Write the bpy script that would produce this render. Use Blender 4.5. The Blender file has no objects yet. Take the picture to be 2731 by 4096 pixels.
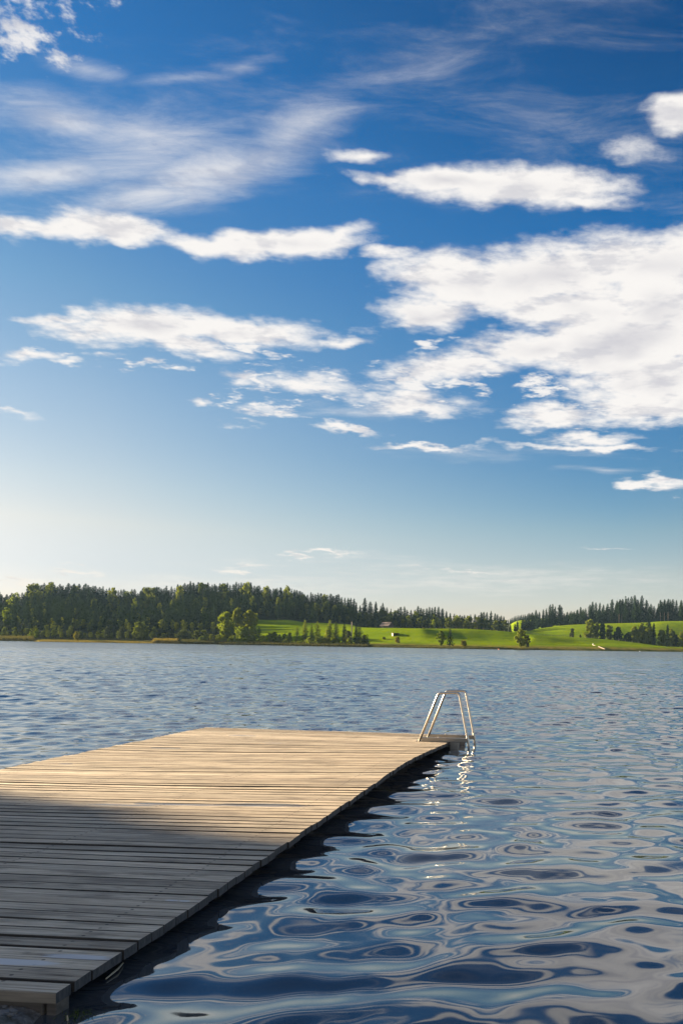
import bpy, math, random
import numpy as np
from mathutils import Vector, Matrix
R = math.radians
scene = bpy.context.scene
C = scene.collection

# ------------------------------------------------------------------ camera, sun, sky, exposure
F, ROLL, PX, PY, HC = 2958.0, 0.016, 2166.0, 2586.0, 1.87     # focal length in photo pixels, roll, vanishing point of the level lens, eye height
cam = bpy.data.cameras.new('camera')
cam.sensor_fit = 'VERTICAL'; cam.sensor_height = 36.0; cam.lens = 36.0 * F / 4096.0
cam.shift_x = (1365.5 - PX) / 4096.0
cam.shift_y = (PY - 2048.0) / 4096.0
cam.clip_start = 0.05; cam.clip_end = 6000
co = bpy.data.objects.new('camera', cam); C.objects.link(co)
ROT = math.atan(ROLL)
# the lens is level and shifted; the camera rolls about its own axis, so the shift is turned back by the same roll
_sx, _sy = cam.shift_x, cam.shift_y
cam.shift_x = _sx * math.cos(ROT) - _sy * math.sin(ROT) * -1
cam.shift_y = _sy * math.cos(ROT) + _sx * math.sin(ROT) * -1
cam.shift_x, cam.shift_y = _sx, _sy
co.location = (0, 0, HC)
co.matrix_world = Matrix.Translation((0, 0, HC)) @ Matrix.Rotation(R(90), 4, 'X') @ Matrix.Rotation(ROT, 4, 'Z')
scene.camera = co
scene.view_settings.view_transform = 'Standard'
scene.view_settings.look = 'None'
scene.view_settings.exposure = 2.5
scene.view_settings.gamma = 1.0
scene.cycles.max_bounces = 6
scene.cycles.transparent_max_bounces = 8
scene.cycles.use_denoising = True

SUN_EL, SUN_FWD = R(10.5), R(21.0)        # low sun from the left, a little ahead of the camera
sd = Vector((-math.cos(SUN_FWD) * math.cos(SUN_EL), math.sin(SUN_FWD) * math.cos(SUN_EL), math.sin(SUN_EL)))
sl = bpy.data.lights.new('sun', 'SUN'); sl.energy = 5.0; sl.angle = R(0.53); sl.color = (1.0, 0.80, 0.52)
so = bpy.data.objects.new('sun', sl); C.objects.link(so)
so.rotation_euler = sd.to_track_quat('Z', 'Y').to_euler()

def dr(px, py):
    """photo pixel -> (X/Y, Z/Y) of the level lens"""
    c = math.cos(ROT); s = math.sin(ROT)
    dx, dy = px - PX, py - PY
    return (dx * c + dy * s) / F, -(-dx * s + dy * c) / F
def at(px, py, Y):
    a, b = dr(px, py)
    return Vector((a * Y, Y, HC + b * Y))

# ---- node helpers
class NT:
    def __init__(self, tree):
        self.t = tree; self.n = tree.nodes; self.l = tree.links
    def new(self, kind, **kw):
        nd = self.n.new(kind)
        for k, v in kw.items(): setattr(nd, k, v)
        return nd
    def set(self, sock, v):
        if isinstance(v, bpy.types.NodeSocket): self.l.new(v, sock)
        elif v is not None: sock.default_value = v
    def math(self, op, a, b=None, c=None, clamp=False):
        nd = self.new('ShaderNodeMath', operation=op, use_clamp=clamp)
        for i, v in enumerate((a, b, c)):
            if v is not None: self.set(nd.inputs[i], v)
        return nd.outputs[0]
    def vmath(self, op, a, b=None, c=None):
        nd = self.new('ShaderNodeVectorMath', operation=op)
        for i, v in enumerate((a, b, c)):
            if v is not None:
                if op == 'SCALE' and i == 1: self.set(nd.inputs['Scale'], v)
                else: self.set(nd.inputs[i], v)
        return nd.outputs['Value'] if op in ('LENGTH', 'DOT_PRODUCT', 'DISTANCE') else nd.outputs['Vector']
    def sep(self, v):
        nd = self.new('ShaderNodeSeparateXYZ'); self.set(nd.inputs[0], v); return nd.outputs
    def comb(self, x=0.0, y=0.0, z=0.0):
        nd = self.new('ShaderNodeCombineXYZ')
        for i, v in enumerate((x, y, z)): self.set(nd.inputs[i], v)
        return nd.outputs[0]
    def noise(self, vec, scale, detail=3.0, rough=0.55, dist=0.0, color=False, dim='3D'):
        nd = self.new('ShaderNodeTexNoise', noise_dimensions=dim)
        self.set(nd.inputs['Vector'], vec)
        nd.inputs['Scale'].default_value = scale; nd.inputs['Detail'].default_value = detail
        nd.inputs['Roughness'].default_value = rough; nd.inputs['Distortion'].default_value = dist
        return nd.outputs['Color' if color else 'Fac']
    def maprange(self, v, a, b, c=0.0, d=1.0, smooth=True):
        nd = self.new('ShaderNodeMapRange', interpolation_type='SMOOTHSTEP' if smooth else 'LINEAR')
        self.set(nd.inputs[0], v)
        for i, x in enumerate((a, b, c, d)): self.set(nd.inputs[i + 1], x)
        return nd.outputs[0]
    def mix(self, fac, a, b, blend='MIX'):
        nd = self.new('ShaderNodeMix', data_type='RGBA', blend_type=blend)
        self.set(nd.inputs[0], fac)
        for i, v in ((6, a), (7, b)):
            if isinstance(v, (tuple, list)) and len(v) == 3: v = (*v, 1.0)
            self.set(nd.inputs[i], v)
        return nd.outputs[2]
    def ramp(self, v, stops):
        nd = self.new('ShaderNodeValToRGB'); self.set(nd.inputs[0], v)
        el = nd.color_ramp.elements
        while len(el) < len(stops): el.new(0.5)
        for e, (p, c) in zip(el, stops): e.position = p; e.color = (*c, 1.0)
        return nd.outputs[0]

# ---- the sky: Nishita daylight, clouds laid out by direction
world = bpy.data.worlds.new('World'); scene.world = world; world.use_nodes = True
W = NT(world.node_tree); W.n.clear()
sky = W.new('ShaderNodeTexSky', sky_type='NISHITA', sun_disc=False)
sky.sun_elevation = SUN_EL; sky.sun_rotation = math.atan2(sd.x, sd.y)
sky.altitude = 700; sky.air_density = 1.0; sky.dust_density = 0.6; sky.ozone_density = 2.0
SKY_STRENGTH = 0.0545
geo = W.new('ShaderNodeTexCoord').outputs['Generated']
dx, dy, dz = W.sep(geo)[:3]
yc = W.math('MAXIMUM', dy, 0.06)
A = W.math('DIVIDE', dx, yc); B = W.math('DIVIDE', dz, yc)
front = W.maprange(dy, 0.05, 0.25)
# graded blue: deepened away from the sun and towards the zenith, as a polarising filter does
el = W.math('MULTIPLY', W.math('MAXIMUM', dz, 0.0), 1.0 / 0.7)
def graded(stops): return W.ramp(el, [(p / 0.7, c) for p, c in stops])
tint_l = graded([(0.03, (.38, .345, .44)), (0.085, (.465, .39, .415)), (0.135, (.63, .47, .40)), (0.182, (.61, .49, .42)), (0.275, (.51, .485, .46)), (0.38, (.34, .45, .485)), (0.44, (.24, .40, .50)), (0.58, (.115, .36, .56))])
tint_r = graded([(0.03, (.58, .47, .52)), (0.099, (.62, .50, .47)), (0.157, (.48, .48, .46)), (0.185, (.37, .445, .47)), (0.233, (.26, .41, .49)), (0.36, (.16, .41, .58)), (0.495, (.09, .39, .62)), (0.64, (.05, .25, .44))])
tint = W.mix(W.maprange(dx, -0.50, 0.10, 0.0, 1.0, smooth=False), tint_l, tint_r)
skycol = W.mix(1.0, sky.outputs[0], tint, 'MULTIPLY')
P = W.comb(A, B, 1.0)
# noise space: a cloud sheet seen from below, squeezed towards the horizon
inv = W.math('DIVIDE', 1.0, W.math('ADD', W.math('MAXIMUM', B, 0.0), 0.22))
PC = W.comb(W.math('MULTIPLY', A, inv), W.math('MULTIPLY', inv, 1.25), 0.37)
def centred(v, amp):
    return W.vmath('MULTIPLY', W.vmath('SUBTRACT', v, (0.5, 0.5, 0.5)), amp)
warp1 = centred(W.noise(PC, 3.0, 2.0, 0.5, color=True), (0.10, 0.045, 0.0))
warp2 = centred(W.noise(PC, 12.0, 3.0, 0.6, color=True), (0.060, 0.030, 0.0))
PW = W.vmath('ADD', W.vmath('ADD', P, warp1), warp2)
def blob_field(items, coord):
    acc = None
    for (cx, cy, rx, ry, rot, s) in items:           # display pixels of a 1568-wide print
        k = 2731.0 / 1568.0
        a, b = dr(cx * k, cy * k)
        c_, s_ = math.cos(R(rot)), math.sin(R(rot)); rx, ry = rx * k / F, ry * k / F
        ex = W.vmath('DOT_PRODUCT', coord, (c_ / rx, s_ / rx, -(a * c_ + b * s_) / rx))
        ey = W.vmath('DOT_PRODUCT', coord, (-s_ / ry, c_ / ry, (a * s_ - b * c_) / ry))
        d = W.math('SQRT', W.math('MULTIPLY_ADD', ex, ex, W.math('MULTIPLY', ey, ey)))
        v = W.math('MULTIPLY_ADD', d, -s, s)
        acc = v if acc is None else W.math('MAXIMUM', acc, v)
    return acc
dense = [
    # right bank
    (1260, 640, 400, 95, 6, 1.0), (1480, 610, 300, 95, 8, 1.0), (1040, 650, 200, 75, 0, 1.0), (960, 720, 130, 40, 0, .8),
    (1420, 780, 340, 85, 5, 1.0), (1500, 870, 200, 85, 0, 1.0), (1230, 800, 190, 60, 6, .9),
    (1050, 850, 200, 52, 8, .75), (950, 925, 140, 32, -3, .75), (700, 872, 200, 36, -4, .6), (560, 858, 70, 24, 0, .6),
    (1290, 955, 170, 30, 6, .75), (1460, 935, 130, 45, 8, .85), (890, 590, 70, 16, 0, .5),
    (1500, 700, 220, 120, 0, 1.0), (1320, 715, 230, 70, 0, 1.0), (1540, 930, 120, 60, 0, .9),
    # the cloud above it
    (1200, 430, 260, 62, -2, 1.0), (1040, 412, 220, 38, -4, 1.1), (890, 404, 110, 20, -4, .7), (1350, 425, 130, 34, -4, .6), (1330, 465, 150, 26, 0, .6),
    # left band
    (110, 520, 230, 36, -4, .9), (270, 525, 150, 38, -8, .9), (430, 556, 180, 26, -5, .6), (650, 563, 220, 38, 2, .9), (800, 545, 100, 22, 14, .5),
    # left middle cloud
    (330, 742, 250, 48, 2, 1.0), (560, 757, 220, 38, -3, .95), (430, 780, 160, 26, -10, .7), (140, 728, 90, 16, 4, .5),
    # scraps
    (70, 815, 80, 16, 5, .5), (325, 822, 32, 9, 0, .5), (380, 840, 32, 8, 0, .5), (475, 910, 36, 11, -3, .5), (160, 822, 30, 8, 5, .4), (250, 808, 34, 8, 0, .35),
    (600, 950, 60, 13, -8, .4), (545, 968, 26, 9, 0, .35), (790, 985, 90, 11, -3, .6), (955, 1024, 125, 11, -1, .7), (800, 775, 60, 14, 6, .4),
    (1330, 1000, 130, 20, 0, .6), (1350, 1026, 170, 12, 0, .6), (1530, 1110, 110, 20, 2, .8), (40, 950, 50, 10, 0, .3),
    (1560, 262, 95, 48, 4, 1.0), (820, 348, 90, 22, -2, .55), (1440, 340, 60, 22, 0, .25),
    # low streaks
    (180, 1302, 75, 8, -1, .5), (735, 1277, 85, 6, -2, .5), (560, 1305, 70, 9, 0, .35), (1370, 1268, 60, 5, 3, .5), (1065, 1312, 95, 6, 0, .35), (30, 1338, 90, 8, -2, .45),
]
f1 = blob_field(dense, PW)
nz = W.noise(W.vmath('MULTIPLY', PC, (1.0, 1.5, 1.0)), 6.5, 9.0, 0.64)
nz2 = W.noise(PC, 24.0, 4.0, 0.6)
dn = W.math('ADD', f1, W.math('MULTIPLY', W.math('SUBTRACT', nz, 0.5), 1.35))
dn = W.math('ADD', dn, W.math('MULTIPLY', W.math('SUBTRACT', nz2, 0.5), 0.32))
cov = W.maprange(dn, -0.12, 0.50)
# mackerel cloud, top left
mack = blob_field([(30, 60, 150, 120, 0, 1.0), (130, 90, 120, 130, 0, .55), (200, 10, 90, 40, 0, .5)], PW)
mk = W.math('ADD', mack, W.math('MULTIPLY', W.math('SUBTRACT', W.noise(PC, 30.0, 4.0, 0.6), 0.5), 2.6))
cov_m = W.math('MULTIPLY', W.maprange(mk, 0.30, 1.0), 0.85)
# torn puffs trailing off the banks
puf = blob_field([(720, 878, 260, 55, -4, .9), (590, 935, 130, 50, -6, .7), (1000, 880, 230, 70, 4, .9), (70, 815, 120, 26, 4, .7), (330, 825, 150, 24, -2, .6), (1270, 895, 140, 50, 6, .8), (30, 945, 80, 22, 0, .6), (820, 775, 80, 18, 5, .7), (560, 790, 240, 22, -6, .7), (1000, 790, 110, 30, 14, .7), (1340, 945, 200, 40, 6, .8)], PW)
pk = W.math('ADD', puf, W.math('MULTIPLY', W.math('SUBTRACT', W.noise(W.vmath('MULTIPLY', PC, (1.0, 1.5, 1.0)), 17.0, 6.0, 0.6), 0.5), 2.6))
cov_m = W.math('MAXIMUM', cov_m, W.math('MULTIPLY', W.maprange(pk, 0.32, 0.90), 0.95))
# cirrus veils
cir = [(330, 335, 430, 150, 8, .60), (470, 395, 330, 85, 17, 1.0), (330, 440, 240, 60, 10, .9), (120, 270, 240, 75, -4, .7), (90, 400, 230, 60, 8, .8), (640, 300, 260, 90, 25, .6), (330, 300, 260, 80, -12, .6),
       (850, 190, 300, 70, 10, .14), (1020, 150, 180, 50, 12, .2), (1330, 40, 160, 50, 35, .05), (560, 140, 110, 22, 5, .42), (420, 172, 170, 18, 8, .34), (190, 150, 110, 24, -12, .4),
       (1330, 300, 160, 40, -12, .14), (1500, 340, 90, 60, 10, .16), (1100, 250, 220, 60, -18, .05), (820, 940, 200, 22, 0, .4), (1150, 1040, 260, 14, 0, .26), (1370, 1085, 120, 8, 3, .4), (1200, 1325, 420, 32, 0, .45), (500, 1345, 520, 26, 0, .55), (1000, 1340, 300, 26, 0, .5), (860, 1295, 400, 12, 0, .2)]
f2 = blob_field(cir, W.vmath('ADD', P, warp1))
st = W.new('ShaderNodeMapping'); W.set(st.inputs['Vector'], PC)
st.inputs['Rotation'].default_value = (0, 0, R(24)); st.inputs['Scale'].default_value = (2.2, 6.5, 1.0)
cn = W.math('ADD', f2, W.math('MULTIPLY', W.math('SUBTRACT', W.noise(st.outputs[0], 2.1, 10.0, 0.70, 0.35), 0.52), 1.35))
cov_c = W.math('MULTIPLY', W.maprange(cn, -0.16, 1.05), 0.74)
allc = W.math('MAXIMUM', cov, cov_m)
allc = W.math('SUBTRACT', 1.0, W.math('MULTIPLY', W.math('SUBTRACT', 1.0, allc), W.math('SUBTRACT', 1.0, cov_c)))
allc = W.math('MULTIPLY', W.math('MULTIPLY', allc, front), W.maprange(dz, 0.0, 0.03))
# unseen clouds added behind the camera and overhead, to lift and whiten the skylight
behind = W.math('MULTIPLY', W.maprange(W.noise(W.vmath('MULTIPLY', geo, (1.0, 1.0, 2.2)), 2.6, 5.0, 0.6), 0.44, 0.62), W.math('MULTIPLY', W.maprange(dy, 0.10, -0.15), W.maprange(dz, 0.0, 0.08)))
allc = W.math('MAXIMUM', allc, behind)
# cloud brightness: bright rims, lilac-grey thick middles
thick = W.maprange(W.math('ADD', f1, W.math('MULTIPLY', W.noise(PC, 4.5, 3.0, 0.5), 1.3)), 1.15, 2.05)
ccol = W.mix(thick, (0.168, 0.163, 0.158), (0.112, 0.1105, 0.118))
NS_ = W.vmath('MULTIPLY', W.vmath('ADD', PC, (-0.045, -0.030, 0.0)), (1.0, 1.5, 1.0))
rel = W.math('SUBTRACT', nz, W.noise(NS_, 6.5, 4.0, 0.64))
ccol = W.mix(W.maprange(rel, 0.02, -0.16, 0.0, 0.62), ccol, (0.104, 0.104, 0.114))
warm = W.maprange(dz, 0.02, 0.22)
ccol = W.mix(warm, W.mix(1.0, ccol, (1.0, 0.95, 0.86), 'MULTIPLY'), ccol)
skysc = W.vmath('SCALE', skycol, SKY_STRENGTH)
final = W.mix(allc, skysc, ccol)
bg = W.new('ShaderNodeBackground'); W.set(bg.inputs['Color'], final); bg.inputs['Strength'].default_value = 1.0
W.l.new(bg.outputs[0], W.new('ShaderNodeOutputWorld').inputs[0])
world.cycles.sampling_method = 'MANUAL'; world.cycles.sample_map_resolution = 512

# ------------------------------------------------------------------ helpers
def tag(o, label=None, cat=None, group=None, kind=None):
    if label: o['label'] = label
    if cat: o['category'] = cat
    if group: o['group'] = group
    if kind: o['kind'] = kind
    return o
def empty(name, loc=(0, 0, 0), rz=0.0):
    o = bpy.data.objects.new(name, None); C.objects.link(o); o.empty_display_size = 0.2
    o.location = loc; o.rotation_euler = (0, 0, rz); return o
def mesh_np(name, V, Fc, mats=(), smooth=False, midx=None):
    """Fc: list of arrays (n,3) or (n,4)"""
    me = bpy.data.meshes.new(name)
    V = np.asarray(V, dtype=np.float32)
    loops = np.concatenate([f.ravel() for f in Fc]).astype(np.int32)
    cnt = np.concatenate([np.full(len(f), f.shape[1], dtype=np.int32) for f in Fc])
    start = np.concatenate([[0], np.cumsum(cnt)[:-1]]).astype(np.int32)
    me.vertices.add(len(V)); me.vertices.foreach_set('co', V.ravel())
    me.loops.add(len(loops)); me.loops.foreach_set('vertex_index', loops)
    me.polygons.add(len(cnt)); me.polygons.foreach_set('loop_start', start)
    try: me.polygons.foreach_set('loop_total', cnt)
    except Exception: pass
    me.polygons.foreach_set('use_smooth', np.full(len(cnt), bool(smooth)))
    for m in mats: me.materials.append(m)
    if midx is not None: me.polygons.foreach_set('material_index', np.asarray(midx, dtype=np.int32))
    me.update(calc_edges=True); me.validate()
    return me
def link(name, me, parent=None):
    o = bpy.data.objects.new(name, me); C.objects.link(o)
    if parent is not None: o.parent = parent
    return o
class MB:
    """collects shapes into one mesh"""
    def __init__(self): self.V = []; self.F = []
    def add(self, vs, fs):
        b = len(self.V); self.V += [tuple(v) for v in vs]; self.F += [tuple(i + b for i in f) for f in fs]
    def box(self, x0, x1, y0, y1, z0, z1, M=None):
        vs = [Vector(p) for p in ((x0, y0, z0), (x1, y0, z0), (x1, y1, z0), (x0, y1, z0), (x0, y0, z1), (x1, y0, z1), (x1, y1, z1), (x0, y1, z1))]
        if M is not None: vs = [M @ v for v in vs]
        self.add(vs, [(3, 2, 1, 0), (4, 5, 6, 7), (0, 1, 5, 4), (1, 2, 6, 5), (2, 3, 7, 6), (3, 0, 4, 7)])
    def tube(self, pts, radii, n=8, cap=True):
        pts = [Vector(p) for p in pts]
        if not isinstance(radii, (list, tuple)): radii = [radii] * len(pts)
        t0 = (pts[1] - pts[0]).normalized()
        nrm = t0.orthogonal().normalized()
        vs = []
        for i, p in enumerate(pts):
            t = (pts[min(i + 1, len(pts) - 1)] - pts[max(i - 1, 0)]).normalized()
            nrm = (nrm - t * nrm.dot(t)).normalized(); b = t.cross(nrm)
            for k in range(n):
                a = 2 * math.pi * k / n
                vs.append(p + (nrm * math.cos(a) + b * math.sin(a)) * radii[i])
        fs = []
        for i in range(len(pts) - 1):
            for k in range(n):
                k2 = (k + 1) % n
                fs.append((i * n + k, i * n + k2, (i + 1) * n + k2, (i + 1) * n + k))
        if cap: fs += [tuple(range(n - 1, -1, -1)), tuple(range((len(pts) - 1) * n, len(pts) * n))]
        self.add(vs, fs)
    def build(self, name, mat, parent=None, smooth=False, bevel=0.0):
        me = bpy.data.meshes.new(name); me.from_pydata(self.V, [], self.F); me.update()
        if smooth: me.polygons.foreach_set('use_smooth', np.ones(len(me.polygons), dtype=bool))
        for m in (mat if isinstance(mat, (list, tuple)) else [mat]): me.materials.append(m)
        o = link(name, me, parent)
        if bevel:
            bv = o.modifiers.new('bevel', 'BEVEL'); bv.width = bevel; bv.segments = 2; bv.limit_method = 'ANGLE'
        return o
def material(name):
    m = bpy.data.materials.new(name); m.use_nodes = True
    T = NT(m.node_tree); T.n.clear()
    out = T.new('ShaderNodeOutputMaterial'); bs = T.new('ShaderNodeBsdfPrincipled')
    T.l.new(bs.outputs[0], out.inputs[0])
    return m, T, bs, out

# ------------------------------------------------------------------ materials
def mat_plain(name, col, rough=0.7, metal=0.0, noise_scale=6.0, amp=0.25, stretch=(1, 1, 1)):
    m, T, bs, out = material(name)
    oc = T.new('ShaderNodeTexCoord').outputs['Object']
    n = T.noise(T.vmath('MULTIPLY', oc, stretch), noise_scale, 4.0, 0.6)
    k = T.maprange(n, 0.25, 0.75, 1.0 - amp, 1.0 + amp, smooth=False)
    c = T.vmath('SCALE', T.mix(0.0, col, col), k)
    T.set(bs.inputs['Base Color'], c); bs.inputs['Roughness'].default_value = rough; bs.inputs['Metallic'].default_value = metal
    return m

def mat_foliage(name, dark, light, trans=0.25, scale=0.5):
    m, T, bs, out = material(name)
    oi = T.new('ShaderNodeObjectInfo').outputs['Random']
    gp = T.new('ShaderNodeNewGeometry').outputs['Position']
    n = T.noise(gp, scale, 2.0, 0.6)
    f = T.math('ADD', T.math('MULTIPLY', oi, 0.55), T.math('MULTIPLY', T.maprange(n, 0.3, 0.7), 0.45))
    c = T.mix(f, dark, light)
    T.set(bs.inputs['Base Color'], c); bs.inputs['Roughness'].default_value = 0.75
    bs.inputs['Specular IOR Level'].default_value = 0.0
    tr = T.new('ShaderNodeBsdfTranslucent'); T.set(tr.inputs['Color'], T.mix(1.0, c, (1.15, 1.15, 0.6), 'MULTIPLY'))
    mx = T.new('ShaderNodeMixShader'); mx.inputs[0].default_value = trans
    T.l.new(bs.outputs[0], mx.inputs[1]); T.l.new(tr.outputs[0], mx.inputs[2]); T.l.new(mx.outputs[0], out.inputs[0])
    return m

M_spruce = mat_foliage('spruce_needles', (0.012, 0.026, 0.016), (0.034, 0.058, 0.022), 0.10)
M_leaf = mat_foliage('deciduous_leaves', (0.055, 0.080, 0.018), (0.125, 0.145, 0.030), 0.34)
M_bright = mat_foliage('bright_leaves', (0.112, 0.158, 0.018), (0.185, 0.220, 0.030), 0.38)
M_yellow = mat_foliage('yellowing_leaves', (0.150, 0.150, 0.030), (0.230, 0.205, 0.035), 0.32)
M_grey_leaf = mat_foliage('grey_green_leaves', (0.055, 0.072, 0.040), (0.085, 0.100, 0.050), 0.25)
M_bark = mat_plain('bark', (0.085, 0.066, 0.050), 0.9, 0, 3.0, 0.4)
M_pale_bark = mat_plain('pale_bark', (0.42, 0.33, 0.25), 0.85, 0, 3.0, 0.2)
M_grey_bark = mat_plain('grey_bark', (0.16, 0.12, 0.09), 0.85, 0, 3.0, 0.2)
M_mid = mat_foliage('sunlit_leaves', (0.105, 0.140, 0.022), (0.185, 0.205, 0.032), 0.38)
M_reed = mat_foliage('reeds', (0.20, 0.16, 0.05), (0.32, 0.25, 0.07), 0.2, 0.3)
M_reed_dark = mat_foliage('reeds_green', (0.085, 0.090, 0.035), (0.16, 0.14, 0.05), 0.2, 0.3)
M_old_wood = mat_plain('old_boards', (0.115, 0.088, 0.070), 0.85, 0, 4.0, 0.35, (6, 6, 0.6))
M_new_wood = mat_plain('pale_boards', (0.38, 0.30, 0.23), 0.8, 0, 4.0, 0.2, (6, 6, 0.6))
M_sunlit_board = mat_plain('sunlit_wall_boards', (0.50, 0.42, 0.33), 0.8, 0, 4.0, 0.2, (6, 6, 0.6))  # paler boards: sunlight put into the colour of the shed's left wall
M_roof = mat_plain('weathered_shingles', (0.16, 0.115, 0.095), 0.85, 0, 1.2, 0.3)
M_dark_wood = mat_plain('wet_dark_wood', (0.050, 0.042, 0.034), 0.7, 0, 5.0, 0.4, (1, 6, 6))
M_beam = mat_plain('weathered_beam', (0.10, 0.080, 0.060), 0.8, 0, 4.0, 0.45, (1, 5, 9))
M_steel = mat_plain('satin_steel', (0.52, 0.49, 0.45), 0.36, 1.0, 9.0, 0.08)
M_plate = mat_plain('brushed_channel', (0.34, 0.31, 0.27), 0.42, 0.85, 20.0, 0.15, (1, 1, 8))
M_orange = mat_plain('orange_plastic', (0.75, 0.22, 0.06), 0.4, 0, 3.0, 0.05)
M_white = mat_plain('white_paint', (0.75, 0.73, 0.70), 0.6, 0, 3.0, 0.08)
M_stalk = mat_plain('dry_stalk', (0.42, 0.34, 0.22), 0.8, 0, 9.0, 0.2)
M_stone = mat_plain('grey_stone', (0.12, 0.113, 0.105), 0.85, 0, 12.0, 0.5)

def mat_planks():
    m, T, bs, out = material('weathered_planks')
    oc = T.new('ShaderNodeTexCoord').outputs['Object']
    x, y, z = T.sep(oc)[:3]
    idx = T.math('FLOOR', T.math('DIVIDE', y, PITCH))
    wn = T.new('ShaderNodeTexWhiteNoise', noise_dimensions='1D'); T.set(wn.inputs['W'], idx)
    rnd = wn.outputs['Value']; rc = T.sep(wn.outputs['Color'])
    # grain: long streaks along each board, offset per board
    gv = T.comb(T.math('ADD', T.math('MULTIPLY', x, 0.55), T.math('MULTIPLY', rnd, 37.0)), T.math('MULTIPLY', y, 22.0), T.math('ADD', T.math('MULTIPLY', z, 22.0), T.math('MULTIPLY', rnd, 11.0)))
    g1 = T.noise(gv, 2.2, 6.0, 0.68, 0.6)
    gv2 = T.comb(T.math('MULTIPLY', x, 2.4), T.math('MULTIPLY', y, 130.0), T.math('MULTIPLY', rnd, 19.0))
    g2 = T.noise(gv2, 1.5, 4.0, 0.6)
    blot = T.noise(T.comb(T.math('MULTIPLY', x, 0.9), T.math('MULTIPLY', y, 3.0), rnd), 2.0, 4.0, 0.6)
    base = T.mix(T.maprange(g1, 0.28, 0.72), (0.30, 0.238, 0.172), (0.70, 0.590, 0.440))
    base = T.mix(T.math('MULTIPLY', T.maprange(g2, 0.47, 0.68), 0.62), base, (0.185, 0.130, 0.088))
    base = T.vmath('SCALE', base, T.math('ADD', 0.70, T.math('MULTIPLY', rnd, 0.46)))
    base = T.mix(T.math('MULTIPLY', T.maprange(blot, 0.50, 0.70), 0.45), base, (0.15, 0.125, 0.100))
    base = T.mix(T.math('MULTIPLY', rc[1], 0.25), base, T.mix(1.0, base, (1.10, 0.97, 0.86), 'MULTIPLY'))
    # long cracks
    cr = T.noise(T.comb(T.math('ADD', T.math('MULTIPLY', x, 0.7), T.math('MULTIPLY', rnd, 77.0)), T.math('MULTIPLY', y, 60.0), 3.3), 1.0, 2.0, 0.5)
    crack = T.math('MULTIPLY', T.maprange(T.math('ABSOLUTE', T.math('SUBTRACT', cr, 0.5)), 0.004, 0.018, 1.0, 0.0), T.maprange(blot, 0.48, 0.56))
    base = T.mix(T.math('MULTIPLY', crack, 0.75), base, (0.04, 0.032, 0.027))
    # knots
    vo = T.new('ShaderNodeTexVoronoi'); T.set(vo.inputs['Vector'], T.comb(T.math('MULTIPLY', x, 1.3), T.math('MULTIPLY', y, 7.0), T.math('MULTIPLY', rnd, 5.0))); vo.inputs['Scale'].default_value = 1.0
    kn = T.maprange(vo.outputs['Distance'], 0.035, 0.09, 1.0, 0.0)
    base = T.mix(T.math('MULTIPLY', kn, 0.7), base, (0.085, 0.060, 0.043))
    # screw heads: two to a board over each bearer
    fr_ = T.math('FRACT', T.math('DIVIDE', y, PITCH))
    vy = T.math('MULTIPLY', T.math('MINIMUM', T.math('ABSOLUTE', T.math('SUBTRACT', fr_, 0.28)), T.math('ABSOLUTE', T.math('SUBTRACT', fr_, 0.76))), PITCH)
    ux = None
    for uj in (-0.36, -1.9, -3.4, -4.95):
        q = T.math('ABSOLUTE', T.math('SUBTRACT', x, T.math('ADD', uj, T.math('MULTIPLY', T.math('SUBTRACT', rnd, 0.5), 0.03))))
        ux = q if ux is None else T.math('MINIMUM', ux, q)
    sd2 = T.vmath('LENGTH', T.comb(T.math('MULTIPLY', ux, 0.7), vy, 0.0))
    base = T.mix(T.maprange(sd2, 0.005, 0.011, 0.85, 0.0), base, (0.045, 0.036, 0.030))
    # the flaked white patch on the boards near the bank, and a few streaks further out
    def spot(cx, cy, rx, ry):
        d = T.vmath('LENGTH', T.comb(T.math('DIVIDE', T.math('SUBTRACT', x, cx), rx), T.math('DIVIDE', T.math('SUBTRACT', y, cy), ry), 0.0))
        return T.math('SUBTRACT', 1.0, d)
    sp = spot(-0.20, 0.428, 0.27, 0.042)
    sp = T.math('MAXIMUM', sp, spot(-0.52, 0.318, 0.36, 0.052))
    sp = T.math('MAXIMUM', sp, spot(-0.20, 1.33, 0.06, 0.014)); sp = T.math('MAXIMUM', sp, spot(-0.11, 1.33, 0.05, 0.014))
    spn = T.maprange(T.math('ADD', sp, T.math('MULTIPLY', T.math('SUBTRACT', g1, 0.5), 1.0)), 0.12, 0.42)
    base = T.mix(T.math('MULTIPLY', spn, 0.85), base, (0.60, 0.58, 0.57))
    # standing water in the hollows: long thin puddles along single boards
    pud = spot(-0.85, 4.035, 0.62, 0.055)
    for q in ((-1.75, 4.01, 0.60, 0.035), (-2.25, 3.93, 0.45, 0.035), (-4.35, 8.05, 0.30, 0.05), (-3.95, 9.85, 0.30, 0.05), (-4.75, 6.35, 0.12, 0.03), (-0.75, 10.15, 0.45, 0.06), (-2.9, 8.9, 0.2, 0.05)):
        pud = T.math('MAXIMUM', pud, spot(*q))
    wet = T.maprange(T.math('ADD', pud, T.math('MULTIPLY', T.math('SUBTRACT', T.noise(oc, 5.0, 3.0, 0.6), 0.5), 0.7)), 0.05, 0.20)
    base = T.mix(T.math('MULTIPLY', wet, 0.6), base, (0.07, 0.06, 0.05))
    # board ends and undersides are dark and damp
    T.set(bs.inputs['Base Color'], base)
    T.set(bs.inputs['Roughness'], T.mix(wet, (0.72, 0.72, 0.72), (0.04, 0.04, 0.04)))
    T.set(bs.inputs['Specular IOR Level'], T.math('ADD', 0.28, T.math('MULTIPLY', wet, 0.5)))
    h = T.math('ADD', T.math('MULTIPLY', g1, 0.6), T.math('MULTIPLY', g2, 0.4))
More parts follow.
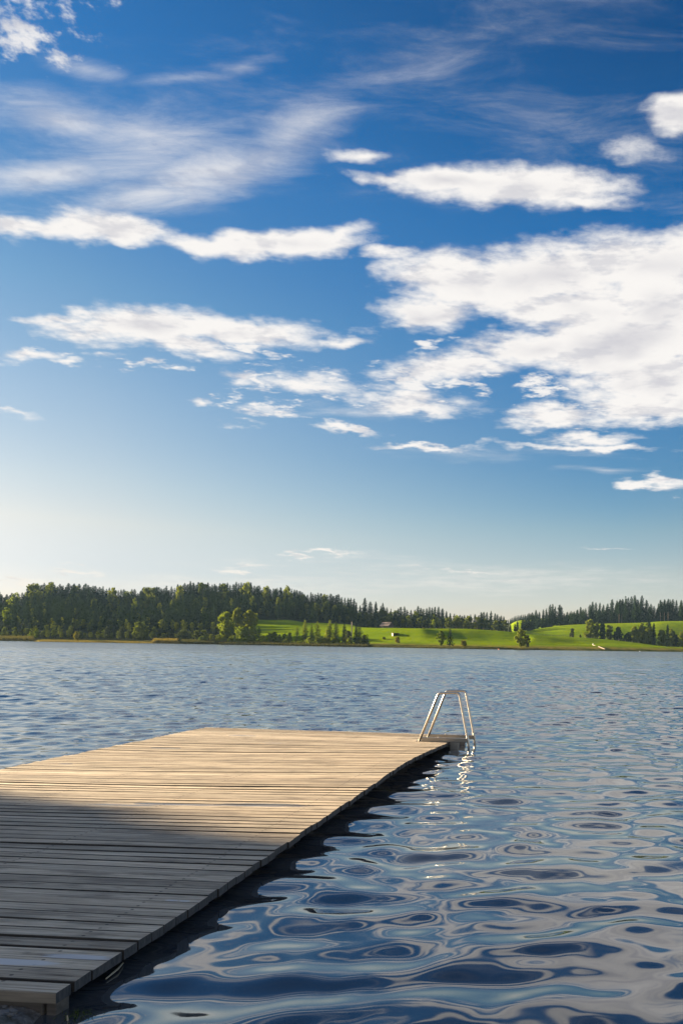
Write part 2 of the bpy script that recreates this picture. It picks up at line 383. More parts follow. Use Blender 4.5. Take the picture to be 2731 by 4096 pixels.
    h = T.math('SUBTRACT', h, T.math('MULTIPLY', crack, 0.8))
    bp = T.new('ShaderNodeBump'); T.set(bp.inputs['Height'], h); bp.inputs['Distance'].default_value = 0.006
    T.set(bp.inputs['Strength'], T.math('SUBTRACT', 0.85, T.math('MULTIPLY', wet, 0.85)))
    T.l.new(bp.outputs[0], bs.inputs['Normal'])
    return m
PITCH = 0.1305

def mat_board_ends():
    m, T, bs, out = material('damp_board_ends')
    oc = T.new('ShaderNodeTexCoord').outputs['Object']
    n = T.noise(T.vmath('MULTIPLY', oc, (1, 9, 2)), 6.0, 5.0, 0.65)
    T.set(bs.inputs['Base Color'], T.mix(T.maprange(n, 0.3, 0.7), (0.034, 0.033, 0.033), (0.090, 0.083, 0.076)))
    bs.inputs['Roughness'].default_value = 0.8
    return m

def mat_ground(name):
    """lawn-green meadow, straw-coloured banks, dark forest floor (painted by the vertex attributes 'wood' and 'bank')"""
    m, T, bs, out = material(name)
    gp = T.new('ShaderNodeNewGeometry').outputs['Position']
    wa = T.new('ShaderNodeAttribute', attribute_name='wood').outputs['Fac']
    ba = T.new('ShaderNodeAttribute', attribute_name='bank').outputs['Fac']
    n1 = T.noise(gp, 0.035, 4.0, 0.6); n2 = T.noise(T.vmath('MULTIPLY', gp, (1.0, 0.35, 1.0)), 0.22, 4.0, 0.65); n3 = T.noise(gp, 1.6, 2.0, 0.6)
    g = T.mix(T.maprange(n1, 0.35, 0.65), (0.128, 0.192, 0.003), (0.178, 0.232, 0.004))
    g = T.mix(T.math('MULTIPLY', T.maprange(n2, 0.45, 0.68), 0.55), g, (0.080, 0.125, 0.008))
    mow = T.noise(T.comb(T.math('MULTIPLY', T.sep(gp)[0], 0.012), T.math('MULTIPLY', T.sep(gp)[2], 1.1), T.math('MULTIPLY', T.sep(gp)[1], 0.02)), 1.6, 4.0, 0.6)
    g = T.mix(T.math('MULTIPLY', T.maprange(mow, 0.48, 0.60), 0.5), g, (0.078, 0.135, 0.006))
    bk = T.mix(T.maprange(n2, 0.35, 0.65), (0.085, 0.085, 0.026), (0.200, 0.150, 0.045))
    g = T.mix(T.math('MULTIPLY', ba, T.maprange(n3, 0.2, 0.55)), g, bk)
    g = T.mix(wa, g, (0.022, 0.026, 0.014))
    T.set(bs.inputs['Base Color'], g); bs.inputs['Roughness'].default_value = 0.9; bs.inputs['Specular IOR Level'].default_value = 0.0
    # blades stand up and catch the low sun: rough, randomly tilted surface
    nv = T.noise(gp, 3.0, 2.0, 0.6, color=True)
    nn = T.vmath('NORMALIZE', T.vmath('ADD', T.new('ShaderNodeNewGeometry').outputs['Normal'], T.vmath('MULTIPLY', T.vmath('SUBTRACT', nv, (0.5, 0.5, 0.5)), (0.35, 0.35, 0.0))))
    T.l.new(nn, bs.inputs['Normal'])
    return m

def mat_water():
    m, T, bs, out = material('lake_water')
    gp = T.new('ShaderNodeNewGeometry').outputs['Position']
    gn = T.new('ShaderNodeNewGeometry').outputs['Normal']
    x, y, z = T.sep(gp)[:3]
    bs.inputs['Base Color'].default_value = (0.050, 0.060, 0.068, 1)
    bs.inputs['IOR'].default_value = 4.4
    # wind ripples finer than the modelled waves, on the open water
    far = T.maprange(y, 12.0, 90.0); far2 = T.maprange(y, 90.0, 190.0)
    n1 = T.noise(T.vmath('MULTIPLY', gp, (0.7, 1.0, 1.0)), 2.4, 3.0, 0.6, color=True)
    n2 = T.noise(T.vmath('MULTIPLY', gp, (0.7, 1.0, 1.0)), 0.45, 2.0, 0.5, color=True)
    d = T.vmath('MULTIPLY', T.vmath('SUBTRACT', n1, (0.5, 0.5, 0.5)), (1.7, 1.7, 0.0))
    d2 = T.vmath('MULTIPLY', T.vmath('SUBTRACT', n2, (0.5, 0.5, 0.5)), (0.9, 0.9, 0.0))
    d = T.vmath('ADD', T.vmath('SCALE', d, T.math('MULTIPLY_ADD', far, 0.16, 0.02)), T.vmath('SCALE', d2, T.math('ADD', T.math('MULTIPLY', far, 0.25), T.math('MULTIPLY', far2, 0.16))))
    nn = T.vmath('NORMALIZE', T.vmath('ADD', gn, d))
    rough = T.math('ADD', T.math('MULTIPLY_ADD', far, 0.09, 0.05), T.math('MULTIPLY', far2, 0.05))
    # dark body of the lake under a reflecting surface, the reflection growing towards grazing angles
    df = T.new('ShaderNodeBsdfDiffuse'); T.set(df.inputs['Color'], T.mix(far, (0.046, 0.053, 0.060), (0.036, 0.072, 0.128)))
    gl = T.new('ShaderNodeBsdfGlossy', distribution='MULTI_GGX'); T.set(gl.inputs['Roughness'], rough); T.l.new(nn, gl.inputs['Normal'])
    lw = T.new('ShaderNodeLayerWeight'); lw.inputs['Blend'].default_value = 0.5; T.l.new(nn, lw.inputs['Normal'])
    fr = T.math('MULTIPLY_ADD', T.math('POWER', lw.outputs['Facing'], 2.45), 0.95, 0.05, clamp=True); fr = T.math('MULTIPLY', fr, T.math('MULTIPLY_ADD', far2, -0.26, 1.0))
    mx = T.new('ShaderNodeMixShader'); T.set(mx.inputs[0], fr); T.l.new(df.outputs[0], mx.inputs[1]); T.l.new(gl.outputs[0], mx.inputs[2])
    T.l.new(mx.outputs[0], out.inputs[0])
    return m

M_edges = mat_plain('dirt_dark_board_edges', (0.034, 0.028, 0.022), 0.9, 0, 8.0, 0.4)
M_front = mat_plain('mossy_front_board', (0.19, 0.155, 0.115), 0.85, 0, 3.0, 0.5, (1, 8, 14))
M_planks = mat_planks(); M_ends = mat_board_ends(); M_ground = mat_ground('meadow_and_banks'); M_water = mat_water()

# ------------------------------------------------------------------ the lake
rng = np.random.default_rng(7)
def build_water():
    rows = [2.0]
    while rows[-1] < 150: rows.append(rows[-1] + max(0.014, rows[-1] * 0.0028))
    while rows[-1] < 640: rows.append(rows[-1] * 1.012)
    Y = np.array(rows); U = np.linspace(-1.05, 0.62, 820)
    X = U[None, :] * (Y[:, None] + 4.0) - 0.6
    YY = np.repeat(Y[:, None], len(U), 1)
    Z = np.zeros_like(X); 
    sp = np.gradient(Y)[:, None]
    comps = []
    for i in range(110):
        lam = 0.14 * (1.0 / 0.14) ** rng.random()
        th = R(-80) + rng.normal(0, 0.58)            # ripples run up the lake, with a wide spread
        if rng.random() < 0.12: th += math.pi * rng.random()
        comps.append((lam, th, rng.random() * 2 * math.pi))
    # calmer in the lee of the bank and the dock, choppier outside
    calm = np.clip((YY - 5) / 22, 0, 1); calm = calm * calm * (3 - 2 * calm)
    left = np.clip((-X - 4.0) / 5.0, 0, 1) * np.clip((YY - 8) / 6, 0, 1)
    rough = np.maximum(calm, 0.75 * left)
    for lam, th, ph in comps:
        k = 2 * math.pi / lam
        slope = 0.0165 * min(1.0, 0.60 / lam) * min(1.0, (lam / 0.44) ** 1.9)
        near_gain = 1.0
        amp = slope / k
        vis = np.clip((lam / sp - 2.2) / 2.5, 0, 1)
        g = near_gain * (1 - rough) + 1.55 * rough
        Z += amp * g * vis * np.sin(k * (X * math.cos(th) + YY * math.sin(th)) + ph + 0.35 * np.sin(0.9 * X + 0.6 * YY + ph))
    # longer, steeper waves out on the open lake
    out = np.clip((YY - 15) / 25, 0, 1)
    for i in range(60):
        lam = 0.7 * (4.2 / 0.7) ** rng.random(); th = R(-78) + rng.normal(0, 0.5); ph = rng.random() * 6.28; k = 2 * math.pi / lam
        vis = np.clip((lam / sp - 2.2) / 2.5, 0, 1)
        Z += 0.0125 / k * out * vis * np.sin(k * (X * math.cos(th) + YY * math.sin(th)) + ph)
    V = np.stack([X, YY, Z], -1).reshape(-1, 3)
    ny, nx = Z.shape
    i = np.arange(ny - 1)[:, None] * nx + np.arange(nx - 1)[None, :]
    q = np.stack([i, i + 1, i + 1 + nx, i + nx], -1).reshape(-1, 4)
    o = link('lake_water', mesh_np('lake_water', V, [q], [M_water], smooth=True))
    tag(o, kind='structure')
build_water()

# ------------------------------------------------------------------ far shore terrain
k4 = 2731.0 / 1568.0
def interp(px, pts):
    return float(np.interp(px, [p[0] for p in pts], [p[1] for p in pts]))
SHORE = [(-700, 520), (0, 470), (140, 455), (160, 445), (700, 440), (1100, 425), (1290, 410), (1480, 400), (1700, 385), (1850, 375), (2100, 375), (2400, 395), (2731, 430), (3400, 470)]
CREST1 = [(1046, 2523), (1176, 2515), (1289, 2513), (1436, 2511), (1560, 2512), (1680, 2514), (1868, 2515), (2003, 2524), (2064, 2530), (2140, 2540), (2221, 2546), (2341, 2551), (2462, 2561), (2535, 2570), (2635, 2583), (2731, 2595), (2900, 2604), (3300, 2606)]
CREST2 = [(1900, 2524), (2000, 2526), (2060, 2524), (2100, 2523), (2180, 2511), (2261, 2501), (2341, 2497), (2462, 2494), (2583, 2491), (2635, 2486), (2731, 2485), (3300, 2480)]
SKYLINE = [(-700, 2360), (0, 2360), (45, 2372), (95, 2366), (105, 2338), (150, 2330), (275, 2331), (430, 2346), (480, 2347), (520, 2358), (560, 2356), (580, 2346), (640, 2348), (685, 2338), (742, 2328), (790, 2325), (860, 2328), (955, 2328), (1040, 2338), (1097, 2344), (1136, 2344), (1180, 2354), (1225, 2371), (1290, 2371), (1330, 2378), (1400, 2384), (1440, 2410), (1500, 2416), (1560, 2428), (1630, 2424), (1700, 2422), (1770, 2428), (1800, 2448), (1860, 2456), (1900, 2446), (1960, 2441), (1990, 2446), (2020, 2466), (2060, 2500), (2100, 2500)]
MIDF = [(1000, .66), (1440, .70), (1560, .82), (1690, .86), (1770, .60), (1850, .34), (1950, .24), (2070, .22), (2130, .56), (2200, .50), (2300, .24), (2400, .22), (2560, .40), (2731, .5)]
FARHILL = [(1800, 2530), (1950, 2502), (2000, 2494), (2028, 2489), (2086, 2481), (2140, 2476), (2200, 2473), (2731, 2470)]
def col_profile(px):
    ys = interp(px, SHORE)
    def zat(table, Y): return at(px, interp(px, table), Y).z
    y1 = 520.0
    wleft = min(max((px - 930) / 130.0, 0), 1)         # 0 = wooded slope straight from the shore
    z1m = zat(CREST1, y1); z1 = (1 - wleft) * 9.0 + wleft * z1m
    y2 = 720.0
    sky_z = at(px, interp(px, SKYLINE), y2).z - 25.0
    z2f = sky_z
    z2m = zat(CREST2, y2)
    wr = min(max((px - 1930) / 130.0, 0), 1)
    z2 = (1 - wr) * max(z2f, 8.0) + wr * z2m
    dip = 2.0 + 3.0 * wr
    zv = min(z1, z2) - dip if wr > 0 else z1 * 0.6 + z2 * 0.4
    zv = (1 - wr) * (z1 * 0.65 + z2 * 0.35) + wr * (z1 - 4.0)
    hill = at(px, interp(px, FARHILL), 1000).z
    return ys, [(ys - 60, -5), (ys - 6, -0.6), (ys, 0.02), (ys + 5, 0.9), (ys + 22, 2.1), (ys + 36, 3.0), (ys + 36 + (y1 - ys - 36) * .42, 3.0 + (z1 - 3.0) * interp(px, MIDF)), (y1, z1), (y1 + 50, zv), (y2 - 40, z2 - 1.8), (y2, z2), (y2 + 70, z2 - 2.0), (1000, hill * wr + z2 * (1 - wr)), (1500, hill * wr + z2 * (1 - wr))]
def smooth_interp(pts, ys):
    xs = np.array([p[0] for p in pts]); zs = np.array([p[1] for p in pts])
    m = np.gradient(zs, xs)
    # monotone-limited Hermite, so that banks do not ring
    d = np.diff(zs) / np.diff(xs)
    m[1:-1] = np.where(d[:-1] * d[1:] <= 0, 0, 2 * d[:-1] * d[1:] / np.where(d[:-1] + d[1:] == 0, 1, d[:-1] + d[1:]))
    i = np.clip(np.searchsorted(xs, ys) - 1, 0, len(xs) - 2)
    h = xs[i + 1] - xs[i]; t = np.clip((ys - xs[i]) / h, 0, 1)
    return (2 * t**3 - 3 * t**2 + 1) * zs[i] + (t**3 - 2 * t**2 + t) * h * m[i] + (-2 * t**3 + 3 * t**2) * zs[i + 1] + (t**3 - t**2) * h * m[i + 1]
T_PX = np.linspace(-640, 3240, 420)
T_Y = np.concatenate([np.arange(310, 600, 2.5), np.arange(600, 780, 5.0), np.arange(780, 1500, 30.0)])
T_Z = np.zeros((len(T_PX), len(T_Y))); T_S = np.zeros(len(T_PX))
for i, px in enumerate(T_PX):
    T_S[i], pr = col_profile(px)
    T_Z[i] = smooth_interp(pr, T_Y)
_w = np.array([1, 4, 6, 4, 1.0]); _w /= _w.sum()
T_Zs = sum(w * np.roll(T_Z, k, 0) for w, k in zip(_w, (-2, -1, 0, 1, 2)))
T_Zs[:3] = T_Z[:3]; T_Zs[-3:] = T_Z[-3:]
T_Z = T_Zs
# px at a level-lens X/Y ratio (taken at the horizon line)
def px_of(a): return PX + a * F
def ground_z(X, Y):
    px = px_of(X / Y)
    fi = np.clip((px - T_PX[0]) / (T_PX[1] - T_PX[0]), 0, len(T_PX) - 1.001); i = int(fi); fx = fi - i
    c0 = np.interp(Y, T_Y, T_Z[i]); c1 = np.interp(Y, T_Y, T_Z[i + 1])
    return float(c0 * (1 - fx) + c1 * fx)
def is_wood(px, Y):
    if px < 1000: return Y > interp(px, SHORE) + 14
    if px < 2040: return Y > 580
    return Y > 735 and not (2040 < px < 2260)
def build_terrain():
    a = (T_PX - PX) / F
    X = a[:, None] * T_Y[None, :]; YY = np.repeat(T_Y[None, :], len(T_PX), 0)
    V = np.stack([X, YY, T_Z], -1).reshape(-1, 3)
    n1, n2 = T_Z.shape
    i = np.arange(n1 - 1)[:, None] * n2 + np.arange(n2 - 1)[None, :]
    q = np.stack([i, i + n2, i + n2 + 1, i + 1], -1).reshape(-1, 4)
    me = mesh_np('far_shore_ground', V, [q], [M_ground], smooth=True)
    wood = np.array([[1.0 if is_wood(px, y) else 0.0 for y in T_Y] for px in T_PX])
    bank = np.clip(1 - (YY - T_S[:, None] - 14) / 18, 0, 1)
    me.attributes.new('wood', 'FLOAT', 'POINT').data.foreach_set('value', wood.ravel().astype(np.float32))
    me.attributes.new('bank', 'FLOAT', 'POINT').data.foreach_set('value', bank.ravel().astype(np.float32))
    tag(link('far_shore_ground', me), kind='structure')
build_terrain()

# ------------------------------------------------------------------ trees
def leaf_quads(r, cs, nrm_bias, size):
    """random quads round the points cs"""
    n = len(cs)
    d1 = r.normal(size=(n, 3)); d1 /= np.linalg.norm(d1, axis=1)[:, None]
    d2 = r.normal(size=(n, 3)) + nrm_bias; d2 = np.cross(d1, d2); d2 /= np.linalg.norm(d2, axis=1)[:, None] + 1e-9
    s = size * r.uniform(0.6, 1.3, size=(n, 1))
    V = np.stack([cs - d1 * s - d2 * s * .6, cs + d1 * s * .3 - d2 * s * .75, cs + d1 * s + d2 * s * .5, cs - d1 * s * .4 + d2 * s * .8], 1).reshape(-1, 3)
    return V, np.arange(4 * n).reshape(n, 4)
def trunk_arrays(h, r0, n=6, lean=0.0, top=0.95):
    zs = np.linspace(0, h * top, 7); V = []
    for j, z in enumerate(zs):
        rr = r0 * (1 - 0.85 * z / (h * top)) * (1.35 if j == 0 else 1)
        for k in range(n):
            a = 2 * math.pi * k / n; V.append((rr * math.cos(a) + lean * z, rr * math.sin(a), z - (0.5 if j == 0 else 0)))
    q = [(j * n + k, j * n + (k + 1) % n, (j + 1) * n + (k + 1) % n, (j + 1) * n + k) for j in range(6) for k in range(n)]
    return np.array(V), np.array(q)
def spruce_crown(seed, h=24.0, rad=3.3, bare=0.10, whorls=26):
    r = np.random.default_rng(seed); cs = []
    for w in range(whorls):
        t = bare + (1 - bare) * (w / whorls) ** 0.95
        z = h * t
        env = rad * ((1 - t) / (1 - bare)) ** 0.62 * (0.75 + 0.25 * min(1, (t - bare) * 9)) + 0.10
        nb = int(9 - 3 * t); off = r.random() * 6.28
        for k in range(nb):
            a = off + 2 * math.pi * (k + r.uniform(-.3, .3)) / nb
            L = env * r.uniform(0.60, 1.18); n = 4 if L < .8 else 7
            f = (np.arange(n) + r.random(n)) / n
            droop = r.uniform(.15, .45) * L
            x = L * f; zz = z - droop * f + .16 * L * f ** 3 + r.normal(0, .10, n)
            sidew = r.normal(0, .11 * L, n) * (1.1 - f)
            cs.append(np.stack([x * math.cos(a) - sidew * math.sin(a), x * math.sin(a) + sidew * math.cos(a), zz], -1))
    cs = np.concatenate(cs)
    V, Q = leaf_quads(r, cs, np.array([0, 0, 0.2]), 1.0)
    tt = np.clip(cs[:, 2] / h, 0, 1)
    size = (h / 24) * (.30 + .44 * (1 - tt) ** .8)
    V = (V.reshape(-1, 4, 3) - cs[:, None]) * size[:, None, None] + cs[:, None]
    V = V.reshape(-1, 3)
    b = len(V); m_ = []
    tipr = .10 * h / 24
    for k in range(4): m_.append((tipr * math.cos(k * 1.571), tipr * math.sin(k * 1.571), h * .93))
    m_ += [(0, 0, h * 1.0), (0, 0, h)]
    tip = np.array([(b, b + 1, b + 4, b + 5), (b + 1, b + 2, b + 4, b + 5), (b + 2, b + 3, b + 4, b + 5), (b + 3, b, b + 4, b + 5)])
    m_[5] = (0.01, 0.01, h * 1.003)
    return np.concatenate([V, np.array(m_)]), np.concatenate([Q, tip])
def leafy_crown(seed, h=14.0, rad=4.2, low=0.16, clumps=22, per=46, size=0.42, egg=1.0):
    r = np.random.default_rng(seed); cs = []; cc = []
    for c in range(clumps):
        t = (c + r.random()) / clumps
        z = h * (low + (1 - low) * (0.06 + 0.90 * t))
        env = rad * (math.sin(math.pi * min(max(0.10 + 0.86 * t ** egg, 0), 1)) ** 0.65)
        a = c * 2.399 + r.uniform(-.4, .4); q = env * r.uniform(.35, .85)
        ctr = np.array([q * math.cos(a), q * math.sin(a), z]); cr = r.uniform(.18, .42) * rad + .1; ctr[:2] *= r.uniform(.6, 1.22); ctr[2] += r.normal(0, .035 * h)
        cc.append(ctr)
        p = r.normal(size=(per, 3)); p /= np.linalg.norm(p, axis=1)[:, None]
        p *= (r.random((per, 1)) ** .45) * cr * np.array([1, 1, .8])
        cs.append(ctr + p)
    cs = np.concatenate(cs)
    V, Q = leaf_quads(r, cs, np.array([0, 0, .6]), size)
    return V, Q, cc
def limbs(V0, Q0, ccs, h, r0, low):
    """branches from the trunk to the leaf clumps"""
    mb = MB()
    for i, c in enumerate(ccs):
        if i % 2: continue
        z0 = max(h * low * .7, c[2] - h * .22)
        st_ = Vector((0, 0, min(z0, h * .8))); en = Vector(c)
        mb.tube([st_, st_.lerp(en, .5) + Vector((0, 0, -.03 * h)), en], [r0 * .32, r0 * .2, r0 * .06], 4, False)
    if not mb.V: return V0, [Q0]
    b = len(V0)
    return np.concatenate([V0, np.array(mb.V)]), [Q0, np.array(mb.F) + b]

def one_mesh_tree(name, crown, trunk, mc, mt=M_bark):
    Vc, Fc = crown; Vt, Ft = trunk
    ms = np.concatenate([np.zeros(len(Fc)), np.ones(len(Ft))])
    return mesh_np(name, np.concatenate([Vc, Vt]), [Fc, Ft + len(Vc)], [mc, mt], midx=ms)
SPRUCE = [one_mesh_tree('spruce', spruce_crown(10 + i, 24, rr, bb, 24), trunk_arrays(24, .26), M_spruce) for i, (rr, bb) in enumerate(((4.0, .06), (4.8, .10), (3.6, .14), (5.2, .08), (4.4, .18), (3.3, .05)))]
TALLBARE = [one_mesh_tree('spruce', spruce_crown(30 + i, 24, 3.4, .46, 17), trunk_arrays(24, .20), M_spruce, M_grey_bark) for i in range(2)]
LEAFY = [one_mesh_tree('leafy_tree', leafy_crown(50 + i, 14, 4.4, .14, 20, 44, .50)[:2], trunk_arrays(14, .24), M_leaf) for i in range(4)]
LEAFY_M = [one_mesh_tree('leafy_tree', leafy_crown(70 + i, 14, 4.4, .14, 20, 44, .50)[:2], trunk_arrays(14, .24), M_mid) for i in range(3)]
LEAFY_B = [one_mesh_tree('leafy_tree', leafy_crown(60 + i, 14, 4.2, .12, 20, 44, .50)[:2], trunk_arrays(14, .24), M_bright) for i in range(2)]
rnd = random.Random(3)
def plant(me, name, px, pytop, Y, label, cat, group, wide=1.0, h0=24.0, hmin=6.0, X=None):
    """a tree standing on the far ground at distance Y whose tip reaches the given height of the photograph"""
    a, b = dr(px, pytop)
    X = a * Y
    z0 = ground_z(X, Y); h = max(HC + b * Y - z0, hmin)
    o = link(name, me); o.location = (X, Y, z0)
    s = h / h0; o.scale = (s * wide, s * wide, s); o.rotation_euler = (0, 0, rnd.uniform(0, 6.28))
    tag(o, label, cat, group); return o
def jig(px): return interp(px, SKYLINE)

# -- the wooded hill on the left: the trees along its skyline and the mixed slope below them
G_SKY = ('dark spruce on the skyline of the wooded hill left of the barn', 'spruces along the left skyline')
px = -60.0
while px < 1425:
    top = jig(px) + rnd.choice((0, 2, 4, 7, 11, 18)) + rnd.uniform(-6, 4)
    plant(rnd.choice(SPRUCE), 'spruce', px, top, rnd.uniform(690, 735), G_SKY[0], 'spruce', G_SKY[1], wide=rnd.uniform(.8, 1.5), hmin=14)
    px += rnd.uniform(7, 14)
G_SLOPE = ('dark spruce rising out of the shaded slope below the left skyline', 'spruces on the shaded slope')
for (Y0, frac, step) in ((650, .84, 46), (590, .60, 80), (530, .40, 120)):
    px = -60.0 + rnd.uniform(0, 20)
    while px < 1430:
        if not (px > 1010 and Y0 < 585):
            base = 2516 if px > 1010 else 2556 + .012 * px
            top = base - (base - jig(px)) * (frac + rnd.uniform(-.08, .08))
            plant(rnd.choice(SPRUCE), 'spruce', px, top, Y0 + rnd.uniform(-22, 22), G_SLOPE[0], 'spruce', G_SLOPE[1], wide=rnd.uniform(.95, 1.3), hmin=12)
        px += rnd.uniform(.7, 1.3) * step
G_MIX = ('dull green leafy tree among the spruces of the left hillside', 'leafy trees on the wooded hillside')
for (Y0, frac, step) in ((640, .72, 46), (585, .50, 48), (525, .32, 40), (495, .20, 34)):
    px = -60.0 + rnd.uniform(0, 30)
    while px < 1430:
        if not (px > 1010 and Y0 < 590):
            base = 2516 if px > 1010 else 2556 + .012 * px
            top = base - (base - jig(px)) * (frac + rnd.uniform(-.10, .06))
            plant(rnd.choice(LEAFY + LEAFY_M if Y0 > 510 else LEAFY), 'leafy_tree', px, top, Y0 + rnd.uniform(-16, 16), G_MIX[0], 'tree', G_MIX[1], wide=rnd.uniform(.8, 1.1), h0=14, hmin=7)
        px += rnd.uniform(.7, 1.4) * step
G_CROWN = ('rounded olive leafy crown between the spruces along the left skyline', 'leafy crowns on the left skyline')
for px in (60, 205, 300, 455, 512, 612, 720, 812, 890, 985, 1065, 1150, 1215, 1300):
    plant(rnd.choice(LEAFY + LEAFY_M), 'leafy_tree', px, jig(px) + rnd.uniform(3, 13), rnd.uniform(676, 700), G_CROWN[0], 'tree', G_CROWN[1], wide=rnd.uniform(.7, .95), h0=14, hmin=12)
for (px, top, Y, lab) in ((128, 2338, 680, 'olive green round-topped tree standing tallest at the left end of the hill crest'), (590, 2350, 672, 'olive leafy tree in the dip of the left skyline between spruce groups'),
                          (540, 2395, 640, 'small golden-leaved tree glowing in the middle of the dark hillside'), (28, 2432, 520, 'bright green round tree low in the dark wood at the left edge'),
                          (690, 2405, 632, 'yellow-green tree catching sun halfway up the dark slope'), (150, 2335, 684, 'olive leafy tree on the crest right of the tallest leafy one')):
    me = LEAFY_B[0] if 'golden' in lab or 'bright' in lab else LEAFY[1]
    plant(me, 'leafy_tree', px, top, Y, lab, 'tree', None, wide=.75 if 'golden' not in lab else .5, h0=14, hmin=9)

G_FRINGE = ('low dark leafy tree along the foot of the wooded hill by the shore', 'leafy trees at the wood foot')
px = -60.0
while px < 1030:
    Y = interp(px, SHORE) + rnd.uniform(17, 30)
    plant(rnd.choice(LEAFY), 'leafy_tree', px, 2556 + .014 * px - rnd.uniform(20, 48), Y, G_FRINGE[0], 'tree', G_FRINGE[1], wide=rnd.uniform(1.0, 1.5), h0=14, hmin=4)
    px += rnd.uniform(16, 34)
# -- the strip of wood behind the barn and the middle meadow
G_MID = ('dark spruce in the wood behind the barn and the middle meadow', 'spruces behind the barn meadow')
px = 1440.0
while px < 2022:
    if not (1450 < px < 1520):
        plant(rnd.choice(SPRUCE), 'spruce', px, jig(px) + rnd.choice((0, 3, 7, 13)) + rnd.uniform(-3, 3), rnd.uniform(665, 705), G_MID[0], 'spruce', G_MID[1], wide=rnd.uniform(.85, 1.15), hmin=12)
    px += rnd.uniform(9, 17)
px = 1450.0
while px < 2018:
    plant(rnd.choice(SPRUCE), 'spruce', px, 2516 - (2516 - jig(px)) * rnd.uniform(.55, .8), rnd.uniform(622, 645), G_MID[0], 'spruce', G_MID[1], wide=rnd.uniform(1.0, 1.3), hmin=9)
    px += rnd.uniform(30, 54)
for i, (px, top, lab) in enumerate(((1459, 2389, 'tall spruce standing alone above the leafy trees left of the barn'), (1481, 2404, 'shorter round spruce between two taller ones above the barn'),
                                     (1503, 2404, 'pointed spruce rising above the trees just left over the barn roof'), (1531, 2409, 'thin spruce tip above the bright trees behind the barn'))):
    plant(SPRUCE[i], 'spruce', px, top, 690, lab, 'spruce', None, wide=(1.15, 1.2, .95, .7)[i], hmin=12)
G_BR = ('sunlit yellow-green leafy tree in the wood behind the barn', 'sunlit leafy trees behind the barn')
px = 1440.0
while px < 1830:
    t = 2440 if px < 1560 else 2450 + (px - 1560) * .06
    plant(rnd.choice(LEAFY_B if rnd.random() < .6 else LEAFY), 'leafy_tree', px, t + rnd.uniform(-8, 16), rnd.uniform(640, 662), G_BR[0], 'tree', G_BR[1], wide=rnd.uniform(.7, .95), h0=14, hmin=9)
    px += rnd.uniform(17, 30)
G_EDGE = ('low dark leafy tree along the wood edge behind the meadow crest', 'leafy trees on the meadow wood edge')
px = 1040.0
while px < 2020:
    plant(rnd.choice(LEAFY), 'leafy_tree', px, 2516 - rnd.uniform(30, 52), rnd.uniform(598, 616), G_EDGE[0], 'tree', G_EDGE[1], wide=rnd.uniform(.9, 1.2), h0=14, hmin=6)
    px += rnd.uniform(22, 40)
plant(LEAFY_B[1], 'leafy_tree', 1735, 2478, 596, 'bright yellow-green leafy tree at the wood edge right of the barn', 'tree', None, wide=.8, h0=14)

# -- the wood on the right hill, and the spruces between the two meadows
RIGHTSKY = [(2125, 2452), (2150, 2440), (2200, 2416), (2225, 2432), (2240, 2420), (2262, 2445), (2305, 2430), (2366, 2408), (2406, 2402), (2430, 2404), (2462, 2388), (2535, 2380), (2583, 2382), (2602, 2412), (2639, 2394), (2664, 2390), (2697, 2388), (2731, 2388), (2850, 2385), (3000, 2385)]
G_RT = ('dark spruce in the tall wood along the top of the right meadow', 'spruces above the right meadow')
for (Y0, dy_, step) in ((775, 0, 16), (748, 14, 34)):
    px = 2262.0
    while px < 2790:
        bare = px > 2610 and Y0 < 760
        if not (bare and rnd.random() < .5):
            plant(rnd.choice(SPRUCE), 'spruce', px, interp(px, RIGHTSKY) + dy_ + rnd.choice((0, 4, 8, 14)) + rnd.uniform(-3, 3), Y0 + rnd.uniform(-9, 9), G_RT[0], 'spruce', G_RT[1], wide=rnd.uniform(.85, 1.15), hmin=12)
        px += rnd.uniform(.65, 1.25) * step
for i, px in enumerate((2640, 2656, 2671, 2475, 2486)):
    plant(TALLBARE[i % 2], 'spruce', px, interp(px, RIGHTSKY) + 4 + (10 if i > 2 else 0), 734, 'tall spruce with a bare pale lower trunk at the edge of the right wood', 'spruce', 'bare-stemmed spruces on the right', hmin=14)
G_GAP = ('dark spruce in the clump between the middle and the right meadow', 'spruces between the meadows')
for (px, top, Y) in ((2128, 2448, 735), (2142, 2438, 742), (2156, 2446, 735), (2172, 2436, 740), (2184, 2432, 735), (2199, 2416, 745), (2209, 2414, 738), (2219, 2424, 742), (2237, 2417, 736), (2244, 2424, 742), (2256, 2452, 738), (2268, 2446, 742), (2148, 2474, 728), (2168, 2466, 728), (2192, 2462, 727), (2228, 2470, 728)):
    plant(rnd.choice(SPRUCE), 'spruce', px, top, Y, G_GAP[0], 'spruce', G_GAP[1], wide=rnd.uniform(.9, 1.25), hmin=8)
G_FOOT = ('low broad dark spruce at the foot of the gap between the meadows', 'spruces in the meadow gap')
for (px, top, Y) in ((2068, 2484, 690), (2058, 2494, 690), (2090, 2470, 690), (2102, 2462, 690), (2114, 2450, 692), (2126, 2468, 690), (2040, 2500, 680)):
    plant(rnd.choice(SPRUCE), 'spruce', px, top, Y, G_FOOT[0], 'spruce', G_FOOT[1], wide=1.35, hmin=7)
G_FAR = ('small distant spruce on the crest of the farthest green hill', 'spruces on the farthest hill')
px = 2024.0
while px < 2150:
    plant(rnd.choice(SPRUCE), 'spruce', px, 2474 - (px - 2024) * .16 + rnd.uniform(-6, 6), rnd.uniform(1005, 1030), G_FAR[0], 'spruce', G_FAR[1], wide=rnd.uniform(1, 1.3), hmin=9)
    px += rnd.uniform(5, 9)

